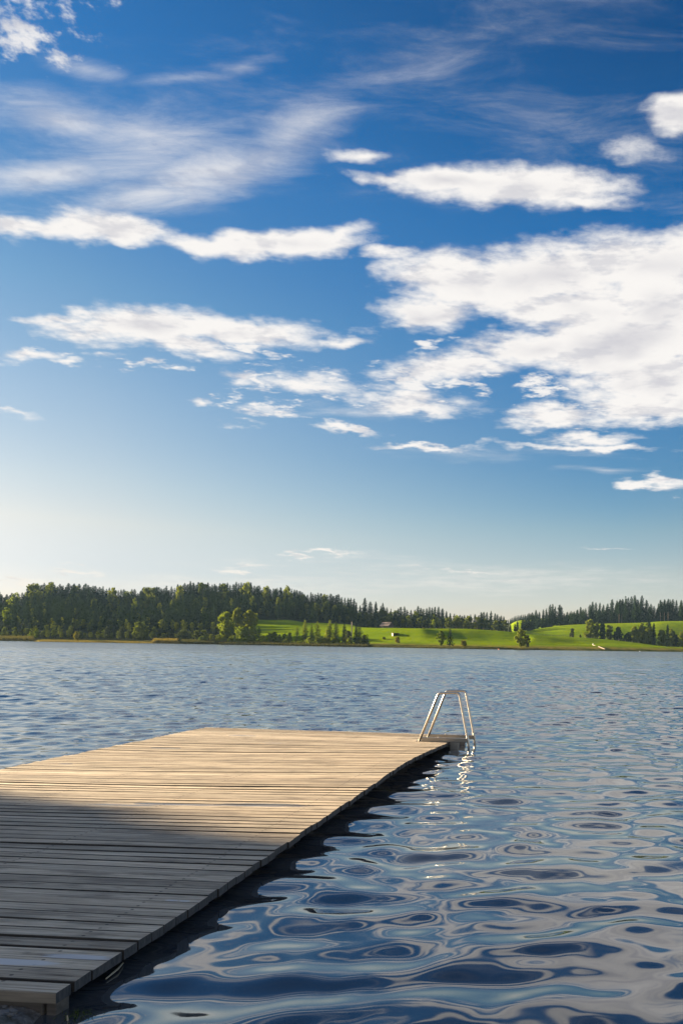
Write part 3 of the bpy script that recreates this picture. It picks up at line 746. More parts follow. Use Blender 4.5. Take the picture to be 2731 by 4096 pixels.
# -- the wood's inner mass behind the rows one can tell apart
def stand(meshes, spots, name):
    Vs, Fs3, off = [], [], 0
    for (crown, X, Y, z, s, w, rz) in spots:
        V, Fq = crown
        c, sn_ = math.cos(rz), math.sin(rz)
        P_ = np.stack([(V[:, 0] * c - V[:, 1] * sn_) * s * w + X, (V[:, 0] * sn_ + V[:, 1] * c) * s * w + Y, V[:, 2] * s + z], -1)
        Vs.append(P_); Fs3.append(Fq + off); off += len(V)
    o = link(name, mesh_np(name, np.concatenate(Vs), [np.concatenate(Fs3)], [M_spruce]))
    return o
crowns = [spruce_crown(80 + i, 20, 3.6, .02, 16) for i in range(4)]
spots = []
for (p0, p1, ya, yb, n, lo, hi) in ((-80, 1010, 500, 700, 300, .42, .74), (1010, 1430, 600, 700, 90, .5, .74), (1430, 2015, 615, 690, 120, .40, .66), (2262, 2800, 742, 800, 110, .62, .84)):
    for _ in range(n):
        px = rnd.uniform(p0, p1); Y = rnd.uniform(ya, yb); X = dr(px, 2500)[0] * Y; z = ground_z(X, Y)
        crest = at(px, jig(px) if px < 2040 else interp(px, RIGHTSKY), yb + 20).z
        h = 20 * rnd.uniform(lo, hi) * 1.15
        h = min(h, (crest - z) * .8 if crest - z > 6 else h)
        spots.append((rnd.choice(crowns), X, Y, z, max(h, 5) / 20, rnd.uniform(1.1, 1.5), rnd.uniform(0, 6.28)))
tag(stand(None, spots, 'woodland'), 'shaded inner mass of the far woods', 'woodland', kind='stuff')

# -- trees and bushes one can tell apart along the far shore: trunk and crown
def shore_tree(style, px, top, base, Y, label, width_px, mat, cat='tree', name=None, low=.12, seed=None, bark=M_bark):
    seed = seed if seed is not None else int(px * 7 + top)
    p = at(px, base, Y); z0 = ground_z(p.x, Y) - .1
    h = max(at(px, top, Y).z - z0, 1.2); rad = max(width_px / F * Y / 2, .4)
    root = empty(name or 'shore_tree', (p.x, Y, z0)); tag(root, label, cat)
    if style == 'spruce':
        Vc, Tc = spruce_crown(seed, h, rad, low, max(12, int(h * 1.3)))
        link('crown', mesh_np('crown', Vc, [Tc], [mat]), root)
        Vt, Qt = trunk_arrays(h, .012 * h + .04); link('trunk', mesh_np('trunk', Vt, [Qt], [bark]), root)
    else:
        cl = int(12 + h * 1.3) if style == 'tree' else max(8, int(8 + h * 2))
        size = .16 + .028 * h
        Vc, Qc, cc = leafy_crown(seed, h, rad, low if style == 'tree' else .03, cl, 54, size, 1.0 if style == 'tree' else .8)
        link('crown', mesh_np('crown', Vc, [Qc], [mat]), root)
        Vt, Qt = trunk_arrays(h * .8, .014 * h + .03)
        Vt, Fs = limbs(Vt, Qt, cc, h, .014 * h + .03, low)
        link('trunk', mesh_np('trunk', Vt, Fs, [bark]), root)
    return root
def sh(px, d=6): return interp(px, SHORE) + d
ST = [
    ('tree', 16, 2512, 2550, sh(16, 8), 'slender yellow-green sapling at the left end of the far reed bank', 13, M_leaf, 'sapling'),
    ('tree', 67, 2538, 2552, sh(67, 8), 'tiny green bush behind the brown reeds at far left', 9, M_leaf, 'bush'),
    ('bush', 125, 2530, 2556, sh(125, 8), 'low yellow-green bush beside the taller sapling where the reeds end', 22, M_bright, 'bush'),
    ('tree', 147, 2516, 2558, sh(147, 9), 'taller yellow-green sapling where the left reeds end', 15, M_bright, 'sapling'),
    ('tree', 306, 2527, 2562, sh(306, 8), 'lone yellowish sapling behind the straw-coloured shore strip', 20, M_yellow, 'sapling'),
    ('tree', 428, 2506, 2562, sh(428, 14), 'grey-green poplar shape in front of the dark wood, left of the golden reeds', 26, M_grey_leaf, 'tree'),
    ('tree', 487, 2510, 2562, sh(487, 16), 'grey-green slim tree at the wood foot next to the poplar', 22, M_grey_leaf, 'tree'),
    ('bush', 560, 2490, 2565, sh(560, 24), 'broad dull green tree at the wood foot behind the golden reeds', 60, M_leaf, 'tree'),
    ('bush', 680, 2527, 2560, sh(680, 16), 'rounded grey-green willow bush behind the golden reed bed', 44, M_grey_leaf, 'bush'),
    ('bush', 735, 2522, 2562, sh(735, 14), 'wide grey-green willow right of the golden reed bed', 60, M_grey_leaf, 'bush'),
    ('bush', 812, 2545, 2576, sh(812, 5), 'dark green rounded shrub at the water left of the brightest tree', 38, M_leaf, 'bush'),
    ('tree', 903, 2448, 2570, sh(903, 16), 'tallest bright yellow-green tree on the shore, in front of the dark wood', 66, M_bright, 'tree'),
    ('tree', 945, 2436, 2562, sh(945, 44), 'half-shaded leafy tree right behind the brightest shore tree', 44, M_mid, 'tree'),
    ('tree', 1000, 2441, 2560, sh(1000, 48), 'tall olive tree with a pale dying top behind the bright bushes', 60, M_mid, 'tree'),
    ('bush', 967, 2508, 2570, sh(967, 10), 'round bright yellow bush right of the brightest shore tree', 62, M_bright, 'bush'),
    ('tree', 1013, 2500, 2572, sh(1013, 9), 'narrow yellow-green tree beside the dark spruce at the left meadow edge', 28, M_bright, 'tree'),
    ('spruce', 1036, 2504, 2575, sh(1036, 10), 'dark spruce on the shore at the left edge of the meadow', 32, M_spruce, 'spruce'),
    ('bush', 1080, 2533, 2562, sh(1080, 10), 'small sunlit bush left of the meadow trees', 26, M_bright, 'bush'),
    ('tree', 1097, 2529, 2566, sh(1097, 9), 'small yellow tree in front of the shaded meadow', 24, M_bright, 'tree'),
    ('bush', 1116, 2540, 2568, sh(1116, 9), 'low bright bush between two small yellow trees', 24, M_bright, 'bush'),
    ('tree', 1137, 2536, 2570, sh(1137, 8), 'bright small tree left of the first slender birch', 22, M_bright, 'tree'),
    ('tree', 1158, 2530, 2572, sh(1158, 8), 'yellow sapling next to the first slender birch', 18, M_bright, 'sapling'),
    ('spruce', 1188, 2503, 2578, sh(1188, 9), 'slender tree with pale leaves, first of the row in front of the meadow', 28, M_mid, 'tree'),
    ('spruce', 1219, 2477, 2580, sh(1219, 10), 'tall pointed sunlit conifer with a wide skirt, left in the shore row', 34, M_mid, 'conifer'),
    ('spruce', 1246, 2497, 2580, sh(1246, 11), 'green tree leaning against the tall one in the middle of the shore row', 28, M_mid, 'tree'),
    ('spruce', 1269, 2483, 2580, sh(1269, 12), 'tall tree with a broad dark right side in the shore row', 40, M_mid, 'tree'),
    ('bush', 1238, 2550, 2584, sh(1238, 5), 'bright low bush at the feet of the shore row', 30, M_bright, 'bush'),
    ('spruce', 1305, 2506, 2582, sh(1305, 9), 'yellow-green tree left of the biggest shore tree', 26, M_mid, 'tree'),
    ('spruce', 1318, 2476, 2584, sh(1318, 12), 'tallest pointed tree left of the dead trunk', 36, M_mid, 'tree'),
    ('spruce', 1342, 2484, 2584, sh(1342, 12), 'dark round tree joined to the tallest one', 34, M_mid, 'tree'),
    ('spruce', 1376, 2487, 2586, sh(1376, 11), 'thin spruce just left of the dead trunk', 24, M_spruce, 'spruce'),
    ('tree', 1392, 2522, 2586, sh(1392, 7), 'grey leafless-looking bush left of the dead trunk', 26, M_grey_leaf, 'bush'),
    ('spruce', 1424, 2487, 2586, sh(1424, 12), 'dark slim spruce right behind the dead trunk', 24, M_spruce, 'spruce'),
    ('spruce', 1437, 2497, 2588, sh(1437, 9), 'full dark spruce right of the dead trunk, reaching the water', 34, M_spruce, 'spruce'),
    ('bush', 1456, 2540, 2588, sh(1456, 6), 'light green bush left half of the pair below the barn', 22, M_leaf, 'bush'),
    ('spruce', 1468, 2534, 2588, sh(1468, 7), 'small dark conifer right half of the pair below the barn', 20, M_spruce, 'conifer'),
    ('bush', 1535, 2549, 2562, sh(1535, 45), 'little round bush on the brow left of the open shed', 14, M_leaf, 'bush'),
    ('bush', 1588, 2548, 2575, sh(1588, 30), 'scraggly bush on the dark bank below the open shed', 22, M_yellow, 'bush'),
    ('tree', 1763, 2523, 2592, sh(1763, 7), 'yellow-green birch beside the lone dark spruce on the meadow shore', 34, M_bright, 'birch'),
    ('spruce', 1798, 2508, 2592, sh(1798, 8), 'lone dark spruce beside the yellow birch on the meadow shore', 36, M_spruce, 'spruce'),
    ('bush', 1854, 2561, 2584, sh(1854, 12), 'low yellow bush on the shore slope right of the lone spruce', 32, M_yellow, 'bush'),
    ('tree', 2081, 2519, 2590, sh(2081, 8), 'egg-shaped green tree standing alone at the water below the meadow', 46, M_mid, 'tree'),
    ('bush', 2107, 2540, 2590, sh(2107, 12), 'ragged grey-green shrub at the right flank of the egg-shaped tree', 22, M_grey_leaf, 'bush'),
    ('tree', 2286, 2511, 2549, 575, 'small round-headed tree alone in the middle of the right meadow', 19, M_grey_leaf, 'tree'),
    ('bush', 2320, 2540, 2551, 572, 'tiny low bush on the right meadow between small tree and big tree', 12, M_leaf, 'bush'),
    ('tree', 2358, 2478, 2554, 572, 'broad tall tree at the left end of the right hedge row', 46, M_mid, 'tree'),
    ('tree', 2383, 2494, 2556, 574, 'green tree leaning on the right side of the broad tree', 26, M_leaf, 'tree'),
    ('tree', 2407, 2495, 2558, 573, 'dark upright tree, third from the left in the right hedge row', 28, M_spruce, 'tree'),
    ('tree', 2436, 2503, 2560, 575, 'mid-green tree in the hedge row left of the round dark one', 32, M_leaf, 'tree'),
    ('tree', 2471, 2511, 2564, 573, 'round dark crown with a grass gap at its right', 44, M_spruce, 'tree'),
    ('bush', 2508, 2533, 2568, 572, 'low dark shrub under the grass gap of the hedge row', 44, M_spruce, 'bush'),
    ('tree', 2535, 2507, 2572, 572, 'light-topped tree right of the grass gap', 38, M_mid, 'tree'),
    ('tree', 2566, 2500, 2576, 572, 'olive tree with sunlit crown under the tall dark spruce', 40, M_mid, 'tree'),
    ('spruce', 2594, 2472, 2560, 600, 'dark spruce top standing above the hedge row against the meadow', 32, M_spruce, 'spruce'),
    ('tree', 2590, 2500, 2580, 570, 'wide olive tree in front of the dark spruce top', 40, M_mid, 'tree'),
    ('spruce', 2612, 2491, 2582, 570, 'dark pointed tree at the right side of the wide olive one', 26, M_spruce, 'spruce'),
    ('tree', 2643, 2519, 2588, 566, 'pale olive bushy tree near the right end of the hedge row', 36, M_mid, 'tree'),
    ('spruce', 2667, 2496, 2588, 575, 'dark shaded tree behind the pale olive ones at the right end', 30, M_spruce, 'tree'),
    ('tree', 2684, 2519, 2592, 562, 'sunlit pointed tree, second from the right picture edge', 32, M_mid, 'tree'),
    ('tree', 2703, 2540, 2594, 562, 'dark low tree between the two sunlit ones at the right edge', 30, M_spruce, 'tree'),
    ('tree', 2724, 2529, 2597, 556, 'sunlit green tree cut by the right picture edge', 34, M_mid, 'tree'),
]
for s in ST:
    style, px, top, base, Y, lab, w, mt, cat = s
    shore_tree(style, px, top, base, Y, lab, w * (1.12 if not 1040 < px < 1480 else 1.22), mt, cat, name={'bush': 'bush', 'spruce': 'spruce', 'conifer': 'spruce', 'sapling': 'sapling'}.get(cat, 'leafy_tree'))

# the undergrowth between them
G_UNDER = ('low green bush in the undergrowth at the feet of the shore tree row', 'bushes under the shore row')
px = 872.0
while px < 1475:
    Y = sh(px, rnd.uniform(3, 9))
    o = plant(rnd.choice(LEAFY_B if rnd.random() < .6 else LEAFY_M), 'bush', px, 2553 + .022 * (px - 870) + rnd.uniform(-17, 5), Y, G_UNDER[0], 'bush', G_UNDER[1], wide=rnd.uniform(1.1, 1.7), h0=14, hmin=1.6)
    px += rnd.uniform(8, 17)
# pasture fence along the meadow crest
def fence():
    pts = []
    px = 1690.0
    while px < 2560:
        Y = 516.0; X = dr(px, 2530)[0] * Y; pts.append(Vector((X, Y, ground_z(X, Y)))); px += 27
    root = empty('pasture_fence', pts[0]); tag(root, 'thin pasture fence of pale posts and wire along the meadow crest', 'fence')
    for q in pts:
        mb_ = MB(); a = q - pts[0]; mb_.tube([a + Vector((0, 0, -.3)), a + Vector((0, 0, 1.05))], .045, 6); mb_.build('post', M_new_wood, root)
    for hh in (.55, 1.0):
        mb_ = MB(); mb_.tube([q - pts[0] + Vector((0, 0, hh)) for q in pts], .012, 4); mb_.build('wire', M_plate, root)
fence()
# dead trunk among the shore row
mb = MB(); b0 = at(1404, 2567, 416); b0.z = ground_z(b0.x, 416) - .3; tp = at(1407, 2487, 416)
mb.tube([b0, b0.lerp(tp, .5) + Vector((.1, 0, 0)), tp], [.42, .33, .16], 7)
for f, s in ((.72, 1), (.8, -1), (.88, 1)): mb.tube([b0.lerp(tp, f), b0.lerp(tp, f) + Vector((s * .9, .2, .5))], [.10, .03], 4)
tag(mb.build('dead_tree', M_pale_bark, smooth=True), 'bare pale dead trunk standing upright in the shore row', 'dead tree')

# ---- reeds: uncountable blades, one object a bed
def reed_bed(name, p0, p1, d0, d1, h, n, mat, label, seed):
    r = np.random.default_rng(seed)
    px = r.uniform(p0, p1, n); dd = r.uniform(d0, d1, n)
    Y = np.array([interp(p, SHORE) for p in px]) + dd
    X = (px - PX) / F * Y
    z = np.array([max(ground_z(x, y), -.3) for x, y in zip(X, Y)])
    edge = np.clip(np.minimum(px - p0, p1 - px) / 14.0, .35, 1)
    hh = h * r.uniform(.65, 1.15, n) * edge; w = .12; lean = r.normal(0, .18, (n, 2)); an = r.uniform(0, 3.14, n)
    base = np.stack([X, Y, z], -1); side = np.stack([np.cos(an), np.sin(an), 0 * an], -1) * w
    tip = base + np.stack([lean[:, 0] * hh, lean[:, 1] * hh, hh], -1)
    V = np.stack([base - side, base + side, tip + side * .4, tip - side * .4], 1).reshape(-1, 3)
    o = link(name, mesh_np(name, V, [np.arange(4 * n).reshape(n, 4)], [mat]))
    tag(o, label, 'reeds', kind='stuff')
reed_bed('reed_bed', -60, 146, -2, 7, 2.3, 9000, M_reed_dark, 'brownish green reed bank along the far left shore', 1)
reed_bed('reed_bed', 140, 730, -3, 3, .7, 9000, M_reed, 'low straw-yellow sedge strip along the left shore', 2)
reed_bed('reed_bed', 604, 722, -2, 6, 2.2, 6000, M_reed, 'golden tall reed bed in front of the dark wood', 3)
reed_bed('reed_bed', 715, 870, -1, 8, 1.7, 6000, M_reed_dark, 'grey-green reeds running right from the golden reed bed', 4)
reed_bed('reed_bed', 860, 1480, -1, 5, 1.2, 12000, M_reed_dark, 'dull green fringe of reeds under the shore tree row', 5)
reed_bed('reed_bed', 1480, 2160, -1, 3, .7, 6000, M_reed_dark, 'short dull sedge at the foot of the shaded meadow bank', 6)

# ------------------------------------------------------------------ buildings across the lake
def barn():
    Yb = 590.0; p = at(1547, 2513, Yb); z0 = ground_z(p.x, Yb)
    z0 = max(z0, at(1547, 2513, Yb).z - .4)
    root = empty('barn', (p.x, Yb, z0), R(-28)); tag(root, 'small dark wooden barn with a pale shingle roof behind the meadow crest', 'barn')
    w, d, hw, hr = 7.6, 6.2, 2.6, 2.5
    wm = MB(); wm.box(-w / 2, w / 2, -d / 2, d / 2, -.6, hw)
    wm.add([(-w / 2 + .01, -d / 2, hw), (-w / 2 + .01, d / 2, hw), (-w / 2 + .01, 0, hw + hr - .12)], [(0, 1, 2), (2, 1, 0)])
    wm.add([(w / 2 - .01, -d / 2, hw), (w / 2 - .01, d / 2, hw), (w / 2 - .01, 0, hw + hr - .12)], [(0, 1, 2), (2, 1, 0)])
    wm.build('wall', M_old_wood, root)
    ov = .9; rm = MB()
    for s in (-1, 1):
        y1 = s * (d / 2 + ov); z1 = hw - ov * hr / (d / 2)
        v = [(-w / 2 - ov, y1, z1), (w / 2 + ov, y1, z1), (w / 2 + ov, 0, hw + hr), (-w / 2 - ov, 0, hw + hr)]
        v += [(a, b, c + .14) for a, b, c in v]
        rm.add(v, [(0, 1, 2, 3), (7, 6, 5, 4), (0, 4, 5, 1), (1, 5, 6, 2), (2, 6, 7, 3), (3, 7, 4, 0)])
    rm.build('roof', M_roof, root)
    dm = MB(); dm.box(-1.2, 1.2, -d / 2 - .06, -d / 2 - .005, -.3, 2.2); dm.build('door', M_dark_wood, root)
barn()
def shed():
    Yb = 448.0; p = at(1581, 2547, Yb)
    z0 = ground_z(p.x, Yb); zt = p.z
    root = empty('open_shed', (p.x, Yb, zt), R(24)); tag(root, 'little open-fronted board shed with a sunlit pale left wall on the brow', 'shed')
    w, d, h = 3.9, 3.0, 2.1
    mb_ = MB(); mb_.box(-w / 2, -w / 2 + .12, -d / 2, d / 2, -.2, h); mb_.build('side_wall', M_sunlit_board, root)
    mb_ = MB(); mb_.box(w / 2 - .12, w / 2, -d / 2, d / 2, -.2, h); mb_.build('side_wall', M_old_wood, root)
    mb_ = MB(); mb_.box(-w / 2 + .122, w / 2 - .122, d / 2 - .12, d / 2 - .005, -.2, h - .005); mb_.build('back_wall', M_old_wood, root)
    mb_ = MB(); mb_.box(-w / 2 - .2, w / 2 + .2, -d / 2 - .3, d / 2 + .2, h + .004, h + .16); mb_.build('roof', M_roof, root)
    mb_ = MB(); mb_.box(-w / 2 + .122, w / 2 - .122, -d / 2 + .02, -d / 2 + .12, -.2, .55); mb_.build('front_board', M_old_wood, root)
    # the knoll it stands on
    n = 26; V = []; Fq = []
    for i in range(n):
        for j in range(n):
            a, b = (i / (n - 1) - .5) * 2, (j / (n - 1) - .5) * 2
            X, Y = p.x + 2 + a * 26, Yb + 4 + b * 34
            g = ground_z(X, Y); k = max(0, 1 - (a * a + b * b)); k = k * k * (3 - 2 * k)
            V.append((X, Y, g - .25 + k * (zt - z0 + .35)))
    for i in range(n - 1):
        for j in range(n - 1): Fq.append((i * n + j, (i + 1) * n + j, (i + 1) * n + j + 1, i * n + j + 1))
    me = mesh_np('grass_knoll', np.array(V), [np.array(Fq)], [M_ground], smooth=True)
    va = np.array(V); bank = np.clip((Yb - 6 - va[:, 1]) / 8, 0, 1).astype(np.float32)
    me.attributes.new('wood', 'FLOAT', 'POINT').data.foreach_set('value', np.zeros(len(V), dtype=np.float32))
    me.attributes.new('bank', 'FLOAT', 'POINT').data.foreach_set('value', bank)
    tag(link('grass_knoll', me), kind='structure')
shed()

# small pale boardwalk down the bank into the water
def jetty():
    pts = [(2370.5, 2588.5, 424), (2380, 2590, 420), (2393, 2595, 414), (2400, 2599, 409), (2418, 2603.5, 400)]
    P3 = []
    for (a, b, Y) in pts:
        v = at(a, b, Y); v.z = max(ground_z(v.x, Y), -.1) + .45; P3.append(v)
    root = empty('boardwalk', P3[0]); tag(root, 'narrow pale boardwalk running down the right bank into the lake', 'boardwalk')
    for i in range(len(P3) - 1):
        if i == 1: continue
        a, b = P3[i] - P3[0], P3[i + 1] - P3[0]
        d = (b - a); L = d.length; q = d.to_track_quat('X', 'Z').to_matrix().to_4x4(); Mx = Matrix.Translation(a) @ q
        mb_ = MB(); n = max(3, int(L / .6))
        for k in range(n): mb_.box(k * L / n, (k + .93) * L / n, -.38, .38, -.12, .05, Mx)
        mb_.build('deck_section', M_new_wood, root)
jetty()
def small_post(px, py, Y, label):
    v = at(px, py, Y); z = ground_z(v.x, Y)
    mb_ = MB(); mb_.tube([(v.x, Y, z - .3), (v.x, Y, z + .75), (v.x, Y, z + .95)], [.28, .30, .12], 8)
    tag(mb_.build('marker_post', M_white, smooth=False), label, 'marker')
small_post(2557, 2594, 405, 'white marker stone on the grass bank at the far right')
small_post(2370, 2589, 432, 'pale marker post at the upper end of the boardwalk')
def buoy():
    v = at(1993.6, 2597, 352)
    root = empty('buoy', (v.x, 352, 0)); tag(root, 'small orange buoy floating off the far meadow shore', 'buoy')
    mb_ = MB(); n, m_ = 12, 8; V = [(.36 * math.sin(math.pi * j / m_) * math.cos(2 * math.pi * i / n), .36 * math.sin(math.pi * j / m_) * math.sin(2 * math.pi * i / n), .16 - .36 * math.cos(math.pi * j / m_)) for j in range(m_ + 1) for i in range(n)]
    mb_.add(V, [(j * n + i, j * n + (i + 1) % n, (j + 1) * n + (i + 1) % n, (j + 1) * n + i) for j in range(m_) for i in range(n)])
    mb_.build('float', M_orange, root, smooth=True)
    mb_ = MB(); mb_.tube([(0, 0, .5), (0, 0, .62)], .06, 8); mb_.build('top_ring', M_white, root)
buoy()

# ------------------------------------------------------------------ the dock
DECK_Z, TH = 0.12, R(4.4)
HUMP = [(-.2, -.002), (.5, -.005), (1.2, -.006), (1.9, .008), (2.6, .026), (3.3, .045), (4.0, .056), (4.7, .064), (5.4, .088), (6.2, .112), (6.8, .115), (7.5, .098), (8.3, .064), (9.3, .024), (10.2, -.012), (11.1, -.035)]
_hx = np.array([h[0] for h in HUMP]); _hz = np.array([h[1] for h in HUMP])
def hump(t):
    g = np.linspace(t - .5, t + .5, 9); return float(np.interp(g, _hx, _hz).mean())
WID, NPL = 5.28, 84
LEN = NPL * PITCH
def deck_z(u, v):
    w = max(0.0, (u + WID) / WID)
    return hump(v) * w ** 1.6
def build_dock():
    root = empty('dock', (-2.37, 3.65, DECK_Z), -TH)
    tag(root, 'long weathered plank dock reaching out over the lake from the gravel bank', 'dock')
    r = random.Random(11)
    V, Fq, mi = [], [], []
    NS = 22; th = .054
    for i in range(NPL):
        gap0 = .0046 + (.002 + r.random() * .005 if r.random() < .14 else r.random() * .002)
        v0 = i * PITCH + gap0; v1 = (i + 1) * PITCH - .001 - r.random() * .002
        lift = r.gauss(0, .0019); tilt = r.gauss(0, .0019)
        ru = r.gauss(0, .0035); lu = -WID + r.gauss(0, .010)
        bow = r.gauss(0, .003); skew = r.gauss(0, .0018)
        if i == 0: lift, tilt, v1 = 0.0, 0.0, v1 - .016
        c = .004
        b = len(V)
        prof = [(v0 + .001, -th), (v0, -c), (v0 + c, 0), (v1 - c, 0), (v1, -c), (v1 - .001, -th)]
        for s in range(NS + 1):
            f = s / NS; u = lu + (ru - lu) * f
            for k, (vv, zz) in enumerate(prof):
                t_ = (vv - v0) / (v1 - v0) - .5
                vy = vv + skew * (f - .5) + bow * math.sin(math.pi * f) * .5
                V.append((u, vy, deck_z(u, vv) + zz + lift + tilt * t_ * 2 + (.002 * math.sin(f * 9 + i) if k in (2, 3) else 0)))
        n = len(prof)
        for s in range(NS):
            for k in range(n):
                k2 = (k + 1) % n; a0 = b + s * n; a1 = a0 + n
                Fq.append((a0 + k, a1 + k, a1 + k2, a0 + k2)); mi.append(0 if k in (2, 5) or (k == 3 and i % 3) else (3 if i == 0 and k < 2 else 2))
        # ends: quads
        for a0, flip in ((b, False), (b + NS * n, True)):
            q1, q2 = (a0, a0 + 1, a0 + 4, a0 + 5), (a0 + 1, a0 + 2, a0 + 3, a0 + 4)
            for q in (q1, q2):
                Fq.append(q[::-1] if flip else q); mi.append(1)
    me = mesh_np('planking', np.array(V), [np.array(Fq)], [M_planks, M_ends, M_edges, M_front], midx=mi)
    link('planking', me, root)
    # bearers under the boards
    for u0 in (-.36, -1.9, -3.4, -4.95):
        mb_ = MB(); n = 24
        for k in range(n):
            va, vb = .16 + (LEN - .3) * k / n, .16 + (LEN - .3) * (k + 1) / n
            za, zb = deck_z(u0, va), deck_z(u0, vb)
            vs = [(u0 - .04, va, za - .17), (u0 + .04, va, za - .17), (u0 + .04, vb, zb - .17), (u0 - .04, vb, zb - .17), (u0 - .04, va, za - .058), (u0 + .04, va, za - .058), (u0 + .04, vb, zb - .058), (u0 - .04, vb, zb - .058)]
            mb_.add(vs, [(3, 2, 1, 0), (4, 5, 6, 7), (0, 1, 5, 4), (1, 2, 6, 5), (2, 3, 7, 6), (3, 0, 4, 7)])
        mb_.build('bearer', M_dark_wood, root)
    mb_ = MB(); mb_.box(-WID + .05, -.075, .012, .105, -.152, -.058); mb_.build('end_beam', M_beam, root, bevel=.006)
    mb_ = MB(); mb_.box(-.060, -.008, .016, .110, -.42, -.058); mb_.build('corner_post', M_beam, root, bevel=.006)
    for (u0, v0) in ((-.5, 3.2), (-.5, 6.6), (-.5, 9.9), (-4.8, 3.2), (-4.8, 6.6), (-4.8, 9.9)):
        mb_ = MB(); mb_.tube([(u0, v0, -1.6), (u0, v0, -.17 + deck_z(u0, v0))], .075, 10); mb_.build('pile', M_dark_wood, root, smooth=True)
    return root
dock = build_dock()
DM = Matrix.Translation((-2.37, 3.65, DECK_Z)) @ Matrix.Rotation(-TH, 4, 'Z')

# ------------------------------------------------------------------ the swimming ladder
def bent(points, rad, n=7):
    """polyline with rounded inner corners"""
    pts = [Vector(p) for p in points]; out = [pts[0]]
    for i in range(1, len(pts) - 1):
        a, b, c = pts[i - 1], pts[i], pts[i + 1]
        d1 = (a - b).normalized(); d2 = (c - b).normalized()
        ang = d1.angle(d2); tlen = rad / math.tan(ang / 2)
        s, e = b + d1 * tlen, b + d2 * tlen
        for k in range(n + 1):
            t = k / n; out.append((1 - t) ** 2 * s + 2 * t * (1 - t) * b + t * t * e)
    return out + [pts[-1]]
def build_ladder():
    loc = DM @ Vector((0, 9.95, 0)); loc.z = DECK_Z
    root = empty('swimming_ladder', loc, -TH)
    tag(root, 'stainless steel swimming ladder bolted to the far right corner of the dock', 'ladder')
    for v, zb in ((-.32, deck_z(-.5, 9.63)), (.33, deck_z(-.5, 10.28))):
        mb_ = MB()
        mb_.tube(bent([(-.545, v, zb + .004), (-.205, v, .885), (.165, v, .895), (.345, v, .02), (.385, v, -.42)], .075), .0225, 12)
        mb_.build('handrail', M_steel, root, smooth=True)
        mb_ = MB()                                   # channel the rail is bolted to
        s = -1 if v < 0 else 1
        mb_.box(-.50, .325, v - .028, v + .028, zb + .004, zb + .078)
        mb_.build('side_channel', M_plate, root, bevel=.006)
        bt = MB(); bt.tube([(-.20, v - .01, zb + .078), (-.20, v - .01, zb + .094)], .014, 8); bt.build('bolt', M_steel, root)
        fp = MB(); fp.box(-.60, -.50, v - .045, v + .045, zb + .003, zb + .012); fp.build('foot_plate', M_plate, root)
        pl = MB(); pl.box(.020, .175, v - .022, v + .022, -.20, zb + .002); pl.build('hanging_plate', M_plate, root, bevel=.004)
    for zt in (-.14, -.40):
        st_ = MB(); st_.box(.335 - .04 * zt, .405 - .04 * zt, -.30, .31, zt - .02, zt + .01); st_.build('tread', M_steel, root, bevel=.004)
build_ladder()

